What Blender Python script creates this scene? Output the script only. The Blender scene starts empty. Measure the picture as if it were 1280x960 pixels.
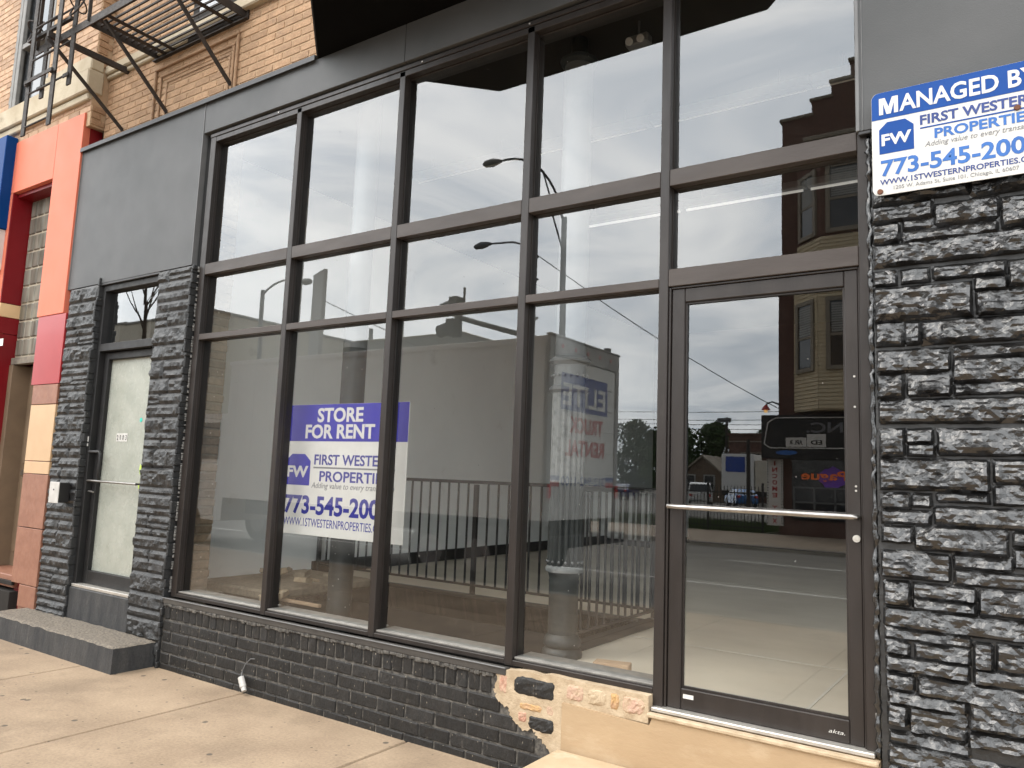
import bpy, bmesh, math, random
from mathutils import Vector, Matrix, noise
import numpy as np

PI = math.pi
rad = math.radians
SC = bpy.context.scene
COL = SC.collection
random.seed(7)

# ------------------------------------------------------------------ camera
# x runs along the shop front, y into the building, z up; shop front frame plane y = 0
CAM_POS = (0.0, -3.75, 1.6)
YAW, PITCH, ROLL, FPX = rad(34.2509), rad(6.9197), rad(2.2071), 963.21
fw = Vector((-math.sin(YAW) * math.cos(PITCH), math.cos(YAW) * math.cos(PITCH), math.sin(PITCH)))
rt0 = Vector((math.cos(YAW), math.sin(YAW), 0))
up0 = rt0.cross(fw)
rt = math.cos(ROLL) * rt0 + math.sin(ROLL) * up0
up = -math.sin(ROLL) * rt0 + math.cos(ROLL) * up0
cd = bpy.data.cameras.new('camera')
cam = bpy.data.objects.new('camera', cd)
COL.objects.link(cam)
cam.matrix_world = Matrix(((rt.x, up.x, -fw.x, CAM_POS[0]), (rt.y, up.y, -fw.y, CAM_POS[1]),
                           (rt.z, up.z, -fw.z, CAM_POS[2]), (0, 0, 0, 1)))
cd.sensor_fit = 'HORIZONTAL'
cd.sensor_width = 36.0
cd.lens = FPX / 1280 * 36.0
cd.clip_start, cd.clip_end = 0.05, 3000
SC.camera = cam

# ------------------------------------------------------------------ sky, sun, exposure
SUN_EL, SUN_AZ = rad(52), rad(225)      # azimuth clockwise from +y: behind the camera, to the left
W = bpy.data.worlds.new('World')
SC.world = W
W.use_nodes = True
nt = W.node_tree
nt.nodes.clear()


def N(tree, kind, **kw):
    n = tree.nodes.new(kind)
    for k, v in kw.items():
        if k == 'ins':
            for a, b in v.items():
                n.inputs[a].default_value = b
        else:
            setattr(n, k, v)
    return n


def mth(tree, op, a, b=None, clamp=False):
    n = tree.nodes.new('ShaderNodeMath')
    n.operation = op
    n.use_clamp = clamp
    for i, v in enumerate((a, b)):
        if v is None:
            continue
        if isinstance(v, (int, float)):
            n.inputs[i].default_value = v
        else:
            tree.links.new(v, n.inputs[i])
    return n.outputs[0]


def mixc(tree, f, a, b, mode='MIX'):
    n = tree.nodes.new('ShaderNodeMix')
    n.data_type = 'RGBA'
    n.blend_type = mode
    for i, v in ((0, f), (6, a), (7, b)):
        if isinstance(v, (int, float)):
            n.inputs[i].default_value = v
        elif isinstance(v, (tuple, list)):
            n.inputs[i].default_value = (*v[:3], 1)
        else:
            tree.links.new(v, n.inputs[i])
    return n.outputs[2]


def ramp(tree, fac, stops):
    n = tree.nodes.new('ShaderNodeValToRGB')
    e = n.color_ramp.elements
    while len(e) < len(stops):
        e.new(0.5)
    for el, (p, c) in zip(e, stops):
        el.position = p
        el.color = (c, c, c, 1) if isinstance(c, (int, float)) else (*c, 1)
    tree.links.new(fac, n.inputs[0])
    return n.outputs[0]


sky = N(nt, 'ShaderNodeTexSky', sky_type='NISHITA', sun_disc=False, sun_elevation=SUN_EL, sun_rotation=SUN_AZ,
        air_density=1.2, dust_density=2.5, ozone_density=1.0)
tc = N(nt, 'ShaderNodeTexCoord')
sx = N(nt, 'ShaderNodeSeparateXYZ')
nt.links.new(tc.outputs['Generated'], sx.inputs[0])
zc = mth(nt, 'ADD', mth(nt, 'MAXIMUM', sx.outputs[2], 0.0), 0.13)
cb = N(nt, 'ShaderNodeCombineXYZ')
nt.links.new(mth(nt, 'DIVIDE', sx.outputs[0], zc), cb.inputs[0])
nt.links.new(mth(nt, 'DIVIDE', sx.outputs[1], zc), cb.inputs[1])
n1 = N(nt, 'ShaderNodeTexNoise', ins={'Scale': 1.35, 'Detail': 9.0, 'Roughness': 0.6, 'Distortion': 0.9})
n2 = N(nt, 'ShaderNodeTexNoise', ins={'Scale': 0.33, 'Detail': 4.0, 'Roughness': 0.5})
nt.links.new(cb.outputs[0], n1.inputs['Vector'])
nt.links.new(cb.outputs[0], n2.inputs['Vector'])
SKYV = 17.0
lum = ramp(nt, n1.outputs[0], [(0.30, (.62, .665, .71)), (0.42, (.76, .79, .815)), (0.50, (.89, .90, .90)), (0.58, (1.0, .995, .975)), (0.70, (1.12, 1.105, 1.07))])
big = ramp(nt, n2.outputs[0], [(0.32, 0.84), (0.66, 1.12)])
cl = mixc(nt, 1.0, lum, big, 'MULTIPLY')
el_ = ramp(nt, mth(nt, 'MAXIMUM', sx.outputs[2], 0.0), [(0.0, (.84, .89, .94)), (0.16, (.95, .97, .985)), (0.40, (1.06, 1.06, 1.06)), (1.0, (.98, .97, .96))])
cl = mixc(nt, 1.0, cl, el_, 'MULTIPLY')
# the cloud deck is brighter on the side of the veiled sun
gl = N(nt, 'ShaderNodeVectorMath', operation='DOT_PRODUCT')
nt.links.new(tc.outputs['Generated'], gl.inputs[0])
gl.inputs[1].default_value = (math.sin(rad(207)) * math.cos(rad(30)), math.cos(rad(207)) * math.cos(rad(30)), math.sin(rad(30)))
glow = ramp(nt, mth(nt, 'ADD', mth(nt, 'MULTIPLY', gl.outputs['Value'], 0.5), 0.5), [(0.25, 0.50), (0.62, 0.72), (0.85, 1.24), (1.0, 1.50)])
cl = mixc(nt, 1.0, cl, glow, 'MULTIPLY')
sc_ = N(nt, 'ShaderNodeVectorMath', operation='SCALE')
nt.links.new(cl, sc_.inputs[0])
sc_.inputs['Scale'].default_value = SKYV
skymix = mixc(nt, 0.86, sky.outputs[0], sc_.outputs[0])
bg = N(nt, 'ShaderNodeBackground', ins={'Strength': 0.1})
nt.links.new(skymix, bg.inputs[0])
wo = N(nt, 'ShaderNodeOutputWorld')
nt.links.new(bg.outputs[0], wo.inputs[0])

sd = bpy.data.lights.new('sun', 'SUN')
sd.energy, sd.angle, sd.color = 0.6, rad(24), (1.0, 0.93, 0.84)
sun = bpy.data.objects.new('sun', sd)
COL.objects.link(sun)
sdir = Vector((math.sin(SUN_AZ) * math.cos(SUN_EL), math.cos(SUN_AZ) * math.cos(SUN_EL), math.sin(SUN_EL)))
sun.rotation_euler = sdir.to_track_quat('Z', 'Y').to_euler()
sun.location = (-8, -12, 20)

SC.view_settings.view_transform = 'Standard'
SC.view_settings.look = 'None'
SC.view_settings.gamma = 1.0
SC.view_settings.use_curve_mapping = False
SC.view_settings.exposure = 1.06

SC.render.engine = 'CYCLES'
cy = SC.cycles
cy.use_adaptive_sampling = False
cy.use_denoising = True
try:
    cy.denoiser = 'OPENIMAGEDENOISE'
    cy.denoising_input_passes = 'RGB_ALBEDO_NORMAL'
    cy.denoising_prefilter = 'ACCURATE'
except Exception:
    pass
cy.max_bounces, cy.diffuse_bounces, cy.glossy_bounces = 10, 4, 4
cy.transmission_bounces, cy.transparent_max_bounces = 4, 24
cy.sample_clamp_indirect = 12.0
cy.blur_glossy = 0.2

# ------------------------------------------------------------------ object helpers
ORG = {}


def org(o):
    return ORG.get(o.name, Vector((0, 0, 0))) if o else Vector((0, 0, 0))


def tag(o, label=None, cat=None, group=None, kind=None):
    if label: o['label'] = label
    if cat: o['category'] = cat
    if group: o['group'] = group
    if kind: o['kind'] = kind
    return o


def thing(name, loc, label, cat, group=None, rz=0.0):
    o = bpy.data.objects.new(name, None)
    o.empty_display_size = 0.1
    COL.objects.link(o)
    o.location = loc
    o.rotation_euler = (0, 0, rz)
    ORG[o.name] = Vector(loc)
    return tag(o, label, cat, group)


def put(name, me, parent=None, loc=None, rot=None, scale=None):
    """link a mesh; loc in world terms (or None when the mesh already is in its parent's frame)"""
    o = bpy.data.objects.new(name, me)
    COL.objects.link(o)
    if parent is not None:
        o.parent = parent
    if loc is not None:
        o.location = Vector(loc) - org(parent)
        ORG[o.name] = Vector(loc)
    else:
        ORG[o.name] = org(parent)
    if rot: o.rotation_euler = rot
    if scale: o.scale = scale
    return o


class MB:
    """collects shapes in world coordinates; build() links them as one mesh"""

    def __init__(s):
        s.v, s.f, s.mi, s.cur = [], [], [], 0

    def add(s, vs, fs):
        b = len(s.v)
        s.v += [tuple(p) for p in vs]
        s.f += [tuple(b + i for i in q) for q in fs]
        s.mi += [s.cur] * len(fs)
        return s

    def box(s, x0, x1, y0, y1, z0, z1):
        x0, x1 = min(x0, x1), max(x0, x1); y0, y1 = min(y0, y1), max(y0, y1); z0, z1 = min(z0, z1), max(z0, z1)
        return s.add([(x0, y0, z0), (x1, y0, z0), (x1, y1, z0), (x0, y1, z0), (x0, y0, z1), (x1, y0, z1), (x1, y1, z1), (x0, y1, z1)],
                     [(0, 3, 2, 1), (4, 5, 6, 7), (0, 1, 5, 4), (1, 2, 6, 5), (2, 3, 7, 6), (3, 0, 4, 7)])

    def cbox(s, x0, x1, y0, y1, z0, z1, c=0.004):
        """box with chamfered edges"""
        lo, hi = (x0, y0, z0), (x1, y1, z1)
        c = min(c, *(abs(h - l) * 0.45 for l, h in zip(lo, hi)))
        vs, idx = [], {}
        for i in (0, 1):
            for j in (0, 1):
                for k in (0, 1):
                    sgn = (i, j, k)
                    for ax in range(3):
                        p = []
                        for a in range(3):
                            e = (hi if sgn[a] else lo)[a]
                            p.append(e if a == ax else e + (-c if sgn[a] else c))
                        idx[(i, j, k, ax)] = len(vs)
                        vs.append(tuple(p))
        fs = []
        cen = Vector([(l + h) / 2 for l, h in zip(lo, hi)])

        def face(ids):
            pts = [Vector(vs[q]) for q in ids]
            n = (pts[1] - pts[0]).cross(pts[2] - pts[0])
            m = sum(pts, Vector()) / len(pts)
            fs.append(tuple(ids) if n.dot(m - cen) > 0 else tuple(reversed(ids)))
        for ax in range(3):
            o = [a for a in range(3) if a != ax]
            for sd_ in (0, 1):
                ids = []
                for a, b in ((0, 0), (1, 0), (1, 1), (0, 1)):
                    t = [0, 0, 0]; t[ax] = sd_; t[o[0]] = a; t[o[1]] = b
                    ids.append(idx[(*t, ax)])
                face(ids)
            for a in (0, 1):
                for b in (0, 1):
                    t0 = [0, 0, 0]; t0[o[0]] = a; t0[o[1]] = b
                    t1 = list(t0); t1[ax] = 1
                    face([idx[(*t0, o[0])], idx[(*t1, o[0])], idx[(*t1, o[1])], idx[(*t0, o[1])]])
        for i in (0, 1):
            for j in (0, 1):
                for k in (0, 1):
                    face([idx[(i, j, k, a)] for a in range(3)])
        return s.add(vs, fs)

    def cyl(s, p0, p1, r0, r1=None, n=12, caps=True):
        r1 = r0 if r1 is None else r1
        p0, p1 = Vector(p0), Vector(p1)
        d = (p1 - p0).normalized()
        a = d.orthogonal().normalized()
        b = d.cross(a)
        vs = []
        for p, r in ((p0, r0), (p1, r1)):
            for i in range(n):
                t = 2 * PI * i / n
                vs.append(p + r * (math.cos(t) * a + math.sin(t) * b))
        fs = [(i, (i + 1) % n, n + (i + 1) % n, n + i) for i in range(n)]
        if caps:
            fs += [tuple(reversed(range(n))), tuple(range(n, 2 * n))]
        return s.add(vs, fs)

    def bar(s, p0, p1, w, h, upv=(0, 0, 1)):
        """rectangular bar between two points"""
        p0, p1 = Vector(p0), Vector(p1)
        d = (p1 - p0).normalized()
        u = Vector(upv)
        a = d.cross(u)
        if a.length < 1e-4:
            a = d.cross(Vector((1, 0, 0)))
        a.normalize()
        b = a.cross(d)
        vs = [p + sx_ * w / 2 * a + sz_ * h / 2 * b for p in (p0, p1) for sx_, sz_ in ((-1, -1), (1, -1), (1, 1), (-1, 1))]
        return s.add(vs, [(0, 1, 2, 3), (7, 6, 5, 4), (0, 4, 5, 1), (1, 5, 6, 2), (2, 6, 7, 3), (3, 7, 4, 0)])

    def tube(s, pts, r, n=8):
        pts = [Vector(p) for p in pts]
        rings = []
        a = None
        for i, p in enumerate(pts):
            d = (pts[min(i + 1, len(pts) - 1)] - pts[max(i - 1, 0)]).normalized()
            if a is None:
                a = d.orthogonal().normalized()
            a = (a - a.dot(d) * d).normalized()
            b = d.cross(a)
            rr = r[i] if isinstance(r, (list, tuple)) else r
            rings.append([p + rr * (math.cos(2 * PI * k / n) * a + math.sin(2 * PI * k / n) * b) for k in range(n)])
        vs = [q for rg in rings for q in rg]
        fs = [(i * n + k, i * n + (k + 1) % n, (i + 1) * n + (k + 1) % n, (i + 1) * n + k) for i in range(len(pts) - 1) for k in range(n)]
        fs += [tuple(reversed(range(n))), tuple(range((len(pts) - 1) * n, len(pts) * n))]
        return s.add(vs, fs)

    def lathe(s, c, prof, n=24, flute=0.0, nf=0):
        """profile [(r, z)] turned about the vertical through c; flute: depth of nf grooves"""
        vs, fs = [], []
        for r, z in prof:
            for k in range(n):
                t = 2 * PI * k / n
                rr = r - (flute * (0.5 + 0.5 * math.cos(nf * t)) ** 2 if flute else 0)
                vs.append((c[0] + rr * math.cos(t), c[1] + rr * math.sin(t), c[2] + z))
        for i in range(len(prof) - 1):
            for k in range(n):
                fs.append((i * n + k, i * n + (k + 1) % n, (i + 1) * n + (k + 1) % n, (i + 1) * n + k))
        fs += [tuple(reversed(range(n))), tuple(range((len(prof) - 1) * n, len(prof) * n))]
        return s.add(vs, fs)

    def prism(s, poly, axis, a0, a1):
        """extrude a 2-D polygon: axis 'y' -> poly is (x, z), 'x' -> (y, z), 'z' -> (x, y)"""
        def P(q, a):
            return {'y': (q[0], a, q[1]), 'x': (a, q[0], q[1]), 'z': (q[0], q[1], a)}[axis]
        n = len(poly)
        ar = sum(poly[i][0] * poly[(i + 1) % n][1] - poly[(i + 1) % n][0] * poly[i][1] for i in range(n))
        if (ar > 0) != (axis in 'xz'):
            poly = poly[::-1]
        vs = [P(q, a0) for q in poly] + [P(q, a1) for q in poly]
        fs = [tuple(reversed(range(n))), tuple(range(n, 2 * n))] + [(i, (i + 1) % n, n + (i + 1) % n, n + i) for i in range(n)]
        return s.add(vs, fs)

    def mesh(s, name, mats, origin=(0, 0, 0), smooth=False):
        me = bpy.data.meshes.new(name)
        o = Vector(origin)
        me.from_pydata([(p[0] - o.x, p[1] - o.y, p[2] - o.z) for p in s.v], [], s.f)
        for m in (mats if isinstance(mats, (list, tuple)) else [mats]):
            me.materials.append(m)
        if any(s.mi):
            me.polygons.foreach_set('material_index', s.mi)
        if smooth:
            me.polygons.foreach_set('use_smooth', [True] * len(me.polygons))
            if smooth is not True:
                me.set_sharp_from_angle(angle=rad(smooth))
        me.update()
        return me

    def build(s, name, mats, parent=None, smooth=False):
        return put(name, s.mesh(name, mats, org(parent), smooth), parent)

    def at(s, name, mats, loc, smooth=False):
        """top-level object with its origin at loc"""
        return put(name, s.mesh(name, mats, loc, smooth), None, loc)


def text(name, body, o, ux, uy, w, h, m, parent, bold=0.0, shear=0.0, thick=0.0015, space=1.0):
    """lettering fitted into the box o + a*ux (0..w) + b*uy (0..h)"""
    cu = bpy.data.curves.new(name, 'FONT')
    cu.body, cu.size, cu.offset, cu.shear, cu.extrude, cu.space_character = body, 1.0, bold, shear, 0.01, space
    cu.resolution_u = 3
    tmp = bpy.data.objects.new(name, cu)
    TMP.collection.objects.link(tmp)
    TMPVL.update()
    me = bpy.data.meshes.new_from_object(tmp)
    bpy.data.objects.remove(tmp)
    bpy.data.curves.remove(cu)
    co = np.empty(len(me.vertices) * 3)
    me.vertices.foreach_get('co', co)
    co = co.reshape(-1, 3)
    lo, hi = co.min(0), co.max(0)
    ux, uy, o = Vector(ux), Vector(uy), Vector(o) - org(parent)
    nz = ux.cross(uy)
    a = (co[:, 0] - lo[0]) / (hi[0] - lo[0]) * w
    b = (co[:, 1] - lo[1]) / max(hi[1] - lo[1], 1e-6) * h
    c = (co[:, 2] - lo[2]) / (hi[2] - lo[2]) * thick
    out = np.array(o)[None] + a[:, None] * np.array(ux)[None] + b[:, None] * np.array(uy)[None] + c[:, None] * np.array(nz)[None]
    me.vertices.foreach_set('co', out.ravel())
    me.materials.clear()
    me.materials.append(m)
    me.update()
    return put(name, me, parent)


TMP = bpy.data.scenes.new('lettering_workbench')
TMPVL = TMP.view_layers[0]

# ------------------------------------------------------------------ materials (all procedural)
MATS = {}


def mat(name, c1, c2=None, scale=6.0, rough=0.6, rough2=None, bump=0.0, bscale=60.0, metallic=0.0, spec=0.5, detail=5.0,
        stretch=(1, 1, 1), vary=0.0, spots=None, emit=0.0, coat=0.0, ramp_pos=(0.35, 0.65), bdist=0.01, dirt=None, grain=None, specks=None):
    """Principled surface; colour runs c1..c2 with noise in world position, `vary` changes it per object, spots = (colour, scale, size),
    dirt = (colour, scale, threshold) big soft stains"""
    m = bpy.data.materials.new(name)
    m.use_nodes = True
    t = m.node_tree
    b = t.nodes['Principled BSDF']
    geo = N(t, 'ShaderNodeNewGeometry')
    mp = N(t, 'ShaderNodeVectorMath', operation='MULTIPLY')
    mp.inputs[1].default_value = stretch
    t.links.new(geo.outputs['Position'], mp.inputs[0])
    P = mp.outputs[0]

    def nz(sc, det=detail, rg=0.55, dist=0.0):
        n = N(t, 'ShaderNodeTexNoise', ins={'Scale': sc, 'Detail': det, 'Roughness': rg, 'Distortion': dist})
        t.links.new(P, n.inputs['Vector'])
        return n.outputs[0]
    base = nz(scale)
    if c2 is None:
        c2 = tuple(x * 0.9 for x in c1)
    f = ramp(t, base, [(ramp_pos[0], 0.0), (ramp_pos[1], 1.0)])
    col = mixc(t, f, c1, c2)
    if dirt:
        dn = nz(dirt[1], 8.0, 0.65)
        dfac = ramp(t, dn, [(dirt[2], 0.0), (min(dirt[2] + 0.16, 0.99), dirt[3] if len(dirt) > 3 else 0.7)])
        col = mixc(t, dfac, col, dirt[0])
    if grain:
        gn = N(t, 'ShaderNodeTexNoise', ins={'Scale': grain[0], 'Detail': 3.0, 'Roughness': 0.7})
        t.links.new(geo.outputs['Position'], gn.inputs['Vector'])
        gf = ramp(t, gn.outputs[0], [(0.3, 1 - grain[1]), (0.7, 1 + grain[1])])
        col = mixc(t, 1.0, col, gf, 'MULTIPLY')
    if specks:
        vo2 = N(t, 'ShaderNodeTexVoronoi', ins={'Scale': specks[1], 'Randomness': 1.0})
        t.links.new(P, vo2.inputs['Vector'])
        f2 = ramp(t, vo2.outputs['Distance'], [(specks[2], 1.0), (specks[2] * 1.5, 0.0)])
        k2 = ramp(t, N_sep(t, vo2.outputs['Color']), [(specks[3] - .01, 0.0), (specks[3], 1.0)])
        col = mixc(t, mth(t, 'MULTIPLY', mth(t, 'MULTIPLY', f2, k2), 0.75), col, specks[0])
    if spots:
        vo = N(t, 'ShaderNodeTexVoronoi', ins={'Scale': spots[1], 'Randomness': 1.0})
        t.links.new(P, vo.inputs['Vector'])
        sfac = ramp(t, vo.outputs['Distance'], [(spots[2], 1.0), (spots[2] * 1.35, 0.0)])
        keep = ramp(t, N_sep(t, vo.outputs['Color']), [(spots[3] - 0.01 if len(spots) > 3 else 0.55, 0.0), (spots[3] if len(spots) > 3 else 0.56, 1.0)])
        col = mixc(t, mth(t, 'MULTIPLY', mth(t, 'MULTIPLY', sfac, keep), 0.8), col, spots[0])
    if vary:
        oi = N(t, 'ShaderNodeObjectInfo')
        k = mth(t, 'ADD', mth(t, 'MULTIPLY', oi.outputs['Random'], 2 * vary), 1 - vary)
        sv = N(t, 'ShaderNodeVectorMath', operation='SCALE')
        t.links.new(col, sv.inputs[0])
        t.links.new(k, sv.inputs['Scale'])
        col = sv.outputs[0]
    t.links.new(col, b.inputs['Base Color'])
    b.inputs['Metallic'].default_value = metallic
    b.inputs['Specular IOR Level'].default_value = spec
    b.inputs['Coat Weight'].default_value = coat
    b.inputs['Coat Roughness'].default_value = 0.08
    if rough2 is None:
        b.inputs['Roughness'].default_value = rough
    else:
        rr = N(t, 'ShaderNodeMapRange', ins={'To Min': rough, 'To Max': rough2, 'From Min': 0.3, 'From Max': 0.7})
        t.links.new(nz(scale * 2.3, 6.0), rr.inputs[0])
        t.links.new(rr.outputs[0], b.inputs['Roughness'])
    if bump:
        bp = N(t, 'ShaderNodeBump', ins={'Strength': bump, 'Distance': bdist})
        t.links.new(nz(bscale, 6.0, 0.6), bp.inputs['Height'])
        t.links.new(bp.outputs[0], b.inputs['Normal'])
    if emit:
        b.inputs['Emission Color'].default_value = (*c1, 1)
        b.inputs['Emission Strength'].default_value = emit
    MATS[name] = m
    return m


def N_sep(t, colsock):
    n = t.nodes.new('ShaderNodeSeparateColor')
    t.links.new(colsock, n.inputs[0])
    return n.outputs[0]


def glass(name, tint=(0.94, 0.955, 0.95), wav=0.012, f0=0.043, smear=0.0):
    """window pane sheet: each face mirrors by Schlick's Fresnel term and lets the rest pass straight through"""
    m = bpy.data.materials.new(name)
    m.use_nodes = True
    t = m.node_tree
    t.nodes.clear()
    geo = N(t, 'ShaderNodeNewGeometry')
    d = N(t, 'ShaderNodeVectorMath', operation='DOT_PRODUCT')
    t.links.new(geo.outputs['Incoming'], d.inputs[0])
    t.links.new(geo.outputs['True Normal'], d.inputs[1])
    c = mth(t, 'ABSOLUTE', d.outputs['Value'])
    p5 = mth(t, 'POWER', mth(t, 'SUBTRACT', 1.0, c, True), 5.0)
    fr = mth(t, 'ADD', mth(t, 'MULTIPLY', p5, 1 - f0), f0)
    # both faces of the pane mirror, and its coating a little more
    fr2 = mth(t, 'DIVIDE', mth(t, 'MULTIPLY', fr, 3.2), mth(t, 'ADD', mth(t, 'MULTIPLY', fr, 2.2), 1.0))
    nzn = N(t, 'ShaderNodeTexNoise', ins={'Scale': 1.3, 'Detail': 1.0})
    t.links.new(geo.outputs['Position'], nzn.inputs['Vector'])
    bp = N(t, 'ShaderNodeBump', ins={'Strength': wav, 'Distance': 0.02})
    t.links.new(nzn.outputs[0], bp.inputs['Height'])
    gl = N(t, 'ShaderNodeBsdfGlossy', ins={'Roughness': 0.0, 'Color': (0.97, 0.985, 1.0, 1)})
    t.links.new(bp.outputs[0], gl.inputs['Normal'])
    tr = N(t, 'ShaderNodeBsdfTransparent', ins={'Color': (*tint, 1)})
    mx = N(t, 'ShaderNodeMixShader')
    t.links.new(fr2, mx.inputs[0])
    t.links.new(tr.outputs[0], mx.inputs[1])
    t.links.new(gl.outputs[0], mx.inputs[2])
    res = mx.outputs[0]
    if smear:
        sn = N(t, 'ShaderNodeTexNoise', ins={'Scale': 5.0, 'Detail': 8.0, 'Roughness': 0.7, 'Distortion': 1.5})
        t.links.new(geo.outputs['Position'], sn.inputs['Vector'])
        sf = ramp(t, sn.outputs[0], [(0.5, 0.0), (0.8, smear)])
        vo = N(t, 'ShaderNodeTexVoronoi', ins={'Scale': 16.0})
        t.links.new(geo.outputs['Position'], vo.inputs['Vector'])
        sp = ramp(t, vo.outputs['Distance'], [(0.035, 0.35), (0.06, 0.0)])
        keep = ramp(t, N_sep(t, vo.outputs['Color']), [(0.86, 0.0), (0.87, 1.0)])
        sf = mth(t, 'ADD', sf, mth(t, 'MULTIPLY', sp, keep), True)
        df = N(t, 'ShaderNodeBsdfDiffuse', ins={'Color': (0.55, 0.54, 0.5, 1)})
        m2 = N(t, 'ShaderNodeMixShader')
        t.links.new(sf, m2.inputs[0])
        t.links.new(res, m2.inputs[1])
        t.links.new(df.outputs[0], m2.inputs[2])
        res = m2.outputs[0]
    o = N(t, 'ShaderNodeOutputMaterial')
    t.links.new(res, o.inputs[0])
    return m


M_GLASS = glass('shop_glass', smear=0.006)
M_GLASS_FAR = glass('far_window_glass', tint=(0.25, 0.28, 0.3), wav=0.05)

M_BRONZE = mat('dark_bronze_aluminium', (.021, .0168, .0148), (.030, .024, .021), 9, rough=.32, rough2=.46, spec=.38, bump=.08, bscale=90, stretch=(1, 1, .25), dirt=((.11, .10, .09), 7, .63, .4))
M_BRONZE_H = mat('dusty_bronze_transom', (.046, .036, .031), (.066, .053, .046), 7, rough=.34, rough2=.5, spec=.36, bump=.08, bscale=80, stretch=(.25, 1, 1), dirt=((.13, .115, .10), 9, .62, .45))
M_LEDGE = mat('dusty_sill_ledge', (.25, .235, .21), (.17, .16, .145), 12, rough=.75, bump=.15, bscale=70)
M_FASCIA = mat('grey_cladding', (.085, .087, .088), (.10, .101, .102), 2.2, spec=.2, rough=.45, rough2=.52, bump=.25, bscale=160, bdist=.004, detail=3)
M_FASCIA_TRIM = mat('grey_cladding_trim', (.16, .16, .16), (.13, .13, .13), 8, rough=.45)
M_CAP = mat('black_cap_flashing', (.025, .026, .028), (.04, .04, .042), 10, rough=.5)
M_BLACK = mat('black_paint', (.007, .007, .007), (.011, .010, .010), 6, rough=.5, rough2=.65, bump=.1, bscale=60)
M_SOFFIT = mat('matt_black_soffit', (.003, .003, .003), (.004, .004, .004), 6, rough=.9, spec=.1)
M_STONE_R = mat('black_gloss_painted_stone', (.011, .011, .0115), (.018, .0175, .017), 14, rough=.09, rough2=.22, bump=.4, bscale=50, bdist=.010, spec=.9, spots=((.12, .11, .1), 55, .12, .75))
M_STONE_L = mat('black_painted_stone', (.014, .015, .016), (.026, .026, .026), 14, rough=.36, rough2=.55, bump=.5, bscale=80, bdist=.012, spec=.55, spots=((.25, .24, .22), 40, .10, .8))
M_MORTAR_BLK = mat('painted_mortar', (.020, .020, .020), (.035, .034, .033), 20, rough=.4, bump=.4, bscale=70)
M_BRICK_BLK = mat('black_painted_brick', (.009, .0085, .008), (.017, .0155, .014), 18, rough=.5, rough2=.72, bump=.6, bscale=85, vary=.35, dirt=((.13, .115, .095), 26, .60, .65), stretch=(1, 1, .4), spots=((.3, .26, .2), 60, .12, .7), grain=(80, .3))
M_MORTAR_KNEE = mat('worn_painted_joint', (.03, .028, .026), (.14, .128, .11), 30, rough=.75, bump=.5, bscale=80)
M_SILLBOARD = mat('black_sill_board', (.04, .036, .033), (.065, .058, .05), 15, rough=.55, bump=.2, bscale=60, stretch=(.2, 1, 1))
M_PLASTER = mat('tan_cement_render', (.40, .285, .17), (.345, .24, .14), 3.5, rough=.85, bump=.25, bscale=45, stretch=(.5, 1, 1), dirt=((.47, .36, .24), 6, .58, .6))
M_PATCH = mat('pale_mortar_patch', (.50, .395, .27), (.37, .275, .175), 14, rough=.9, bump=.6, bscale=60)
M_BRICK_RED = mat('bare_red_brick', (.42, .22, .15), (.55, .38, .27), 25, rough=.85, bump=.5, bscale=70)
M_BRICK_OCHRE = mat('bare_ochre_brick', (.48, .30, .13), (.42, .26, .15), 25, rough=.85, bump=.5, bscale=70)
M_BRICK_PINK = mat('pinkish_bare_brick', (.48, .31, .23), (.45, .33, .22), 22, rough=.85, bump=.6, bscale=70)
M_TAN_STEP = mat('tan_concrete_step', (.50, .385, .25), (.43, .325, .205), 4, rough=.85, bump=.3, bscale=50, dirt=((.66, .56, .42), 5, .55, .6))
M_WALK = mat('pale_concrete_pavement', (.335, .248, .165), (.265, .192, .126), 2.4, rough=.85, bump=.3, bscale=120, bdist=.004, vary=.04,
             dirt=((.20, .145, .095), 1.5, .48, .7), spots=((.05, .042, .035), 5.5, .085, .35), grain=(55, .16), specks=((.06, .05, .04), 15, .10, .74))
M_WALK_FAR = mat('far_pavement_concrete', (.33, .26, .19), (.28, .22, .16), 1.2, rough=.9, dirt=((.2, .16, .12), .9, .55, .5))
M_JOINT = mat('pavement_joint_dirt', (.19, .14, .09), (.14, .10, .07), 5, rough=.95)
M_STEP_BLK = mat('worn_black_step', (.028, .029, .031), (.052, .051, .05), 11, rough=.6, rough2=.8, bump=.6, bscale=50, dirt=((.2, .18, .155), 13, .60, .6), stretch=(1, 1, .3), grain=(70, .25))
M_STEP_TOP = mat('worn_step_top', (.10, .088, .072), (.20, .168, .13), 55, rough=.85, bump=.7, bscale=75, ramp_pos=(.40, .58), detail=10, grain=(90, .25))
M_ASPHALT = mat('asphalt', (.105, .098, .088), (.14, .13, .115), 2, rough=.9, bump=.3, bscale=90, dirt=((.17, .155, .135), .7, .55, .5))
M_KERB = mat('kerb_concrete', (.30, .27, .23), (.22, .2, .17), 5, rough=.9)
M_WHITE_LINE = mat('road_paint', (.72, .71, .68), (.5, .49, .46), 4, rough=.8)
M_GROUND = mat('far_ground', (.10, .10, .085), (.14, .13, .11), .15, rough=.95)
M_LOT = mat('lot_gravel', (.16, .15, .13), (.11, .105, .095), .6, rough=.95)
M_GRASS = mat('grass_blade', (.06, .115, .02), (.085, .13, .028), 2, rough=.8)
M_BRICK_TAN = mat('tan_face_brick', (.42, .265, .155), (.34, .205, .115), 11, rough=.85, bump=.5, bscale=60, vary=.16, dirt=((.16, .10, .065), 3.5, .58, .7), grain=(60, .2))
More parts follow.
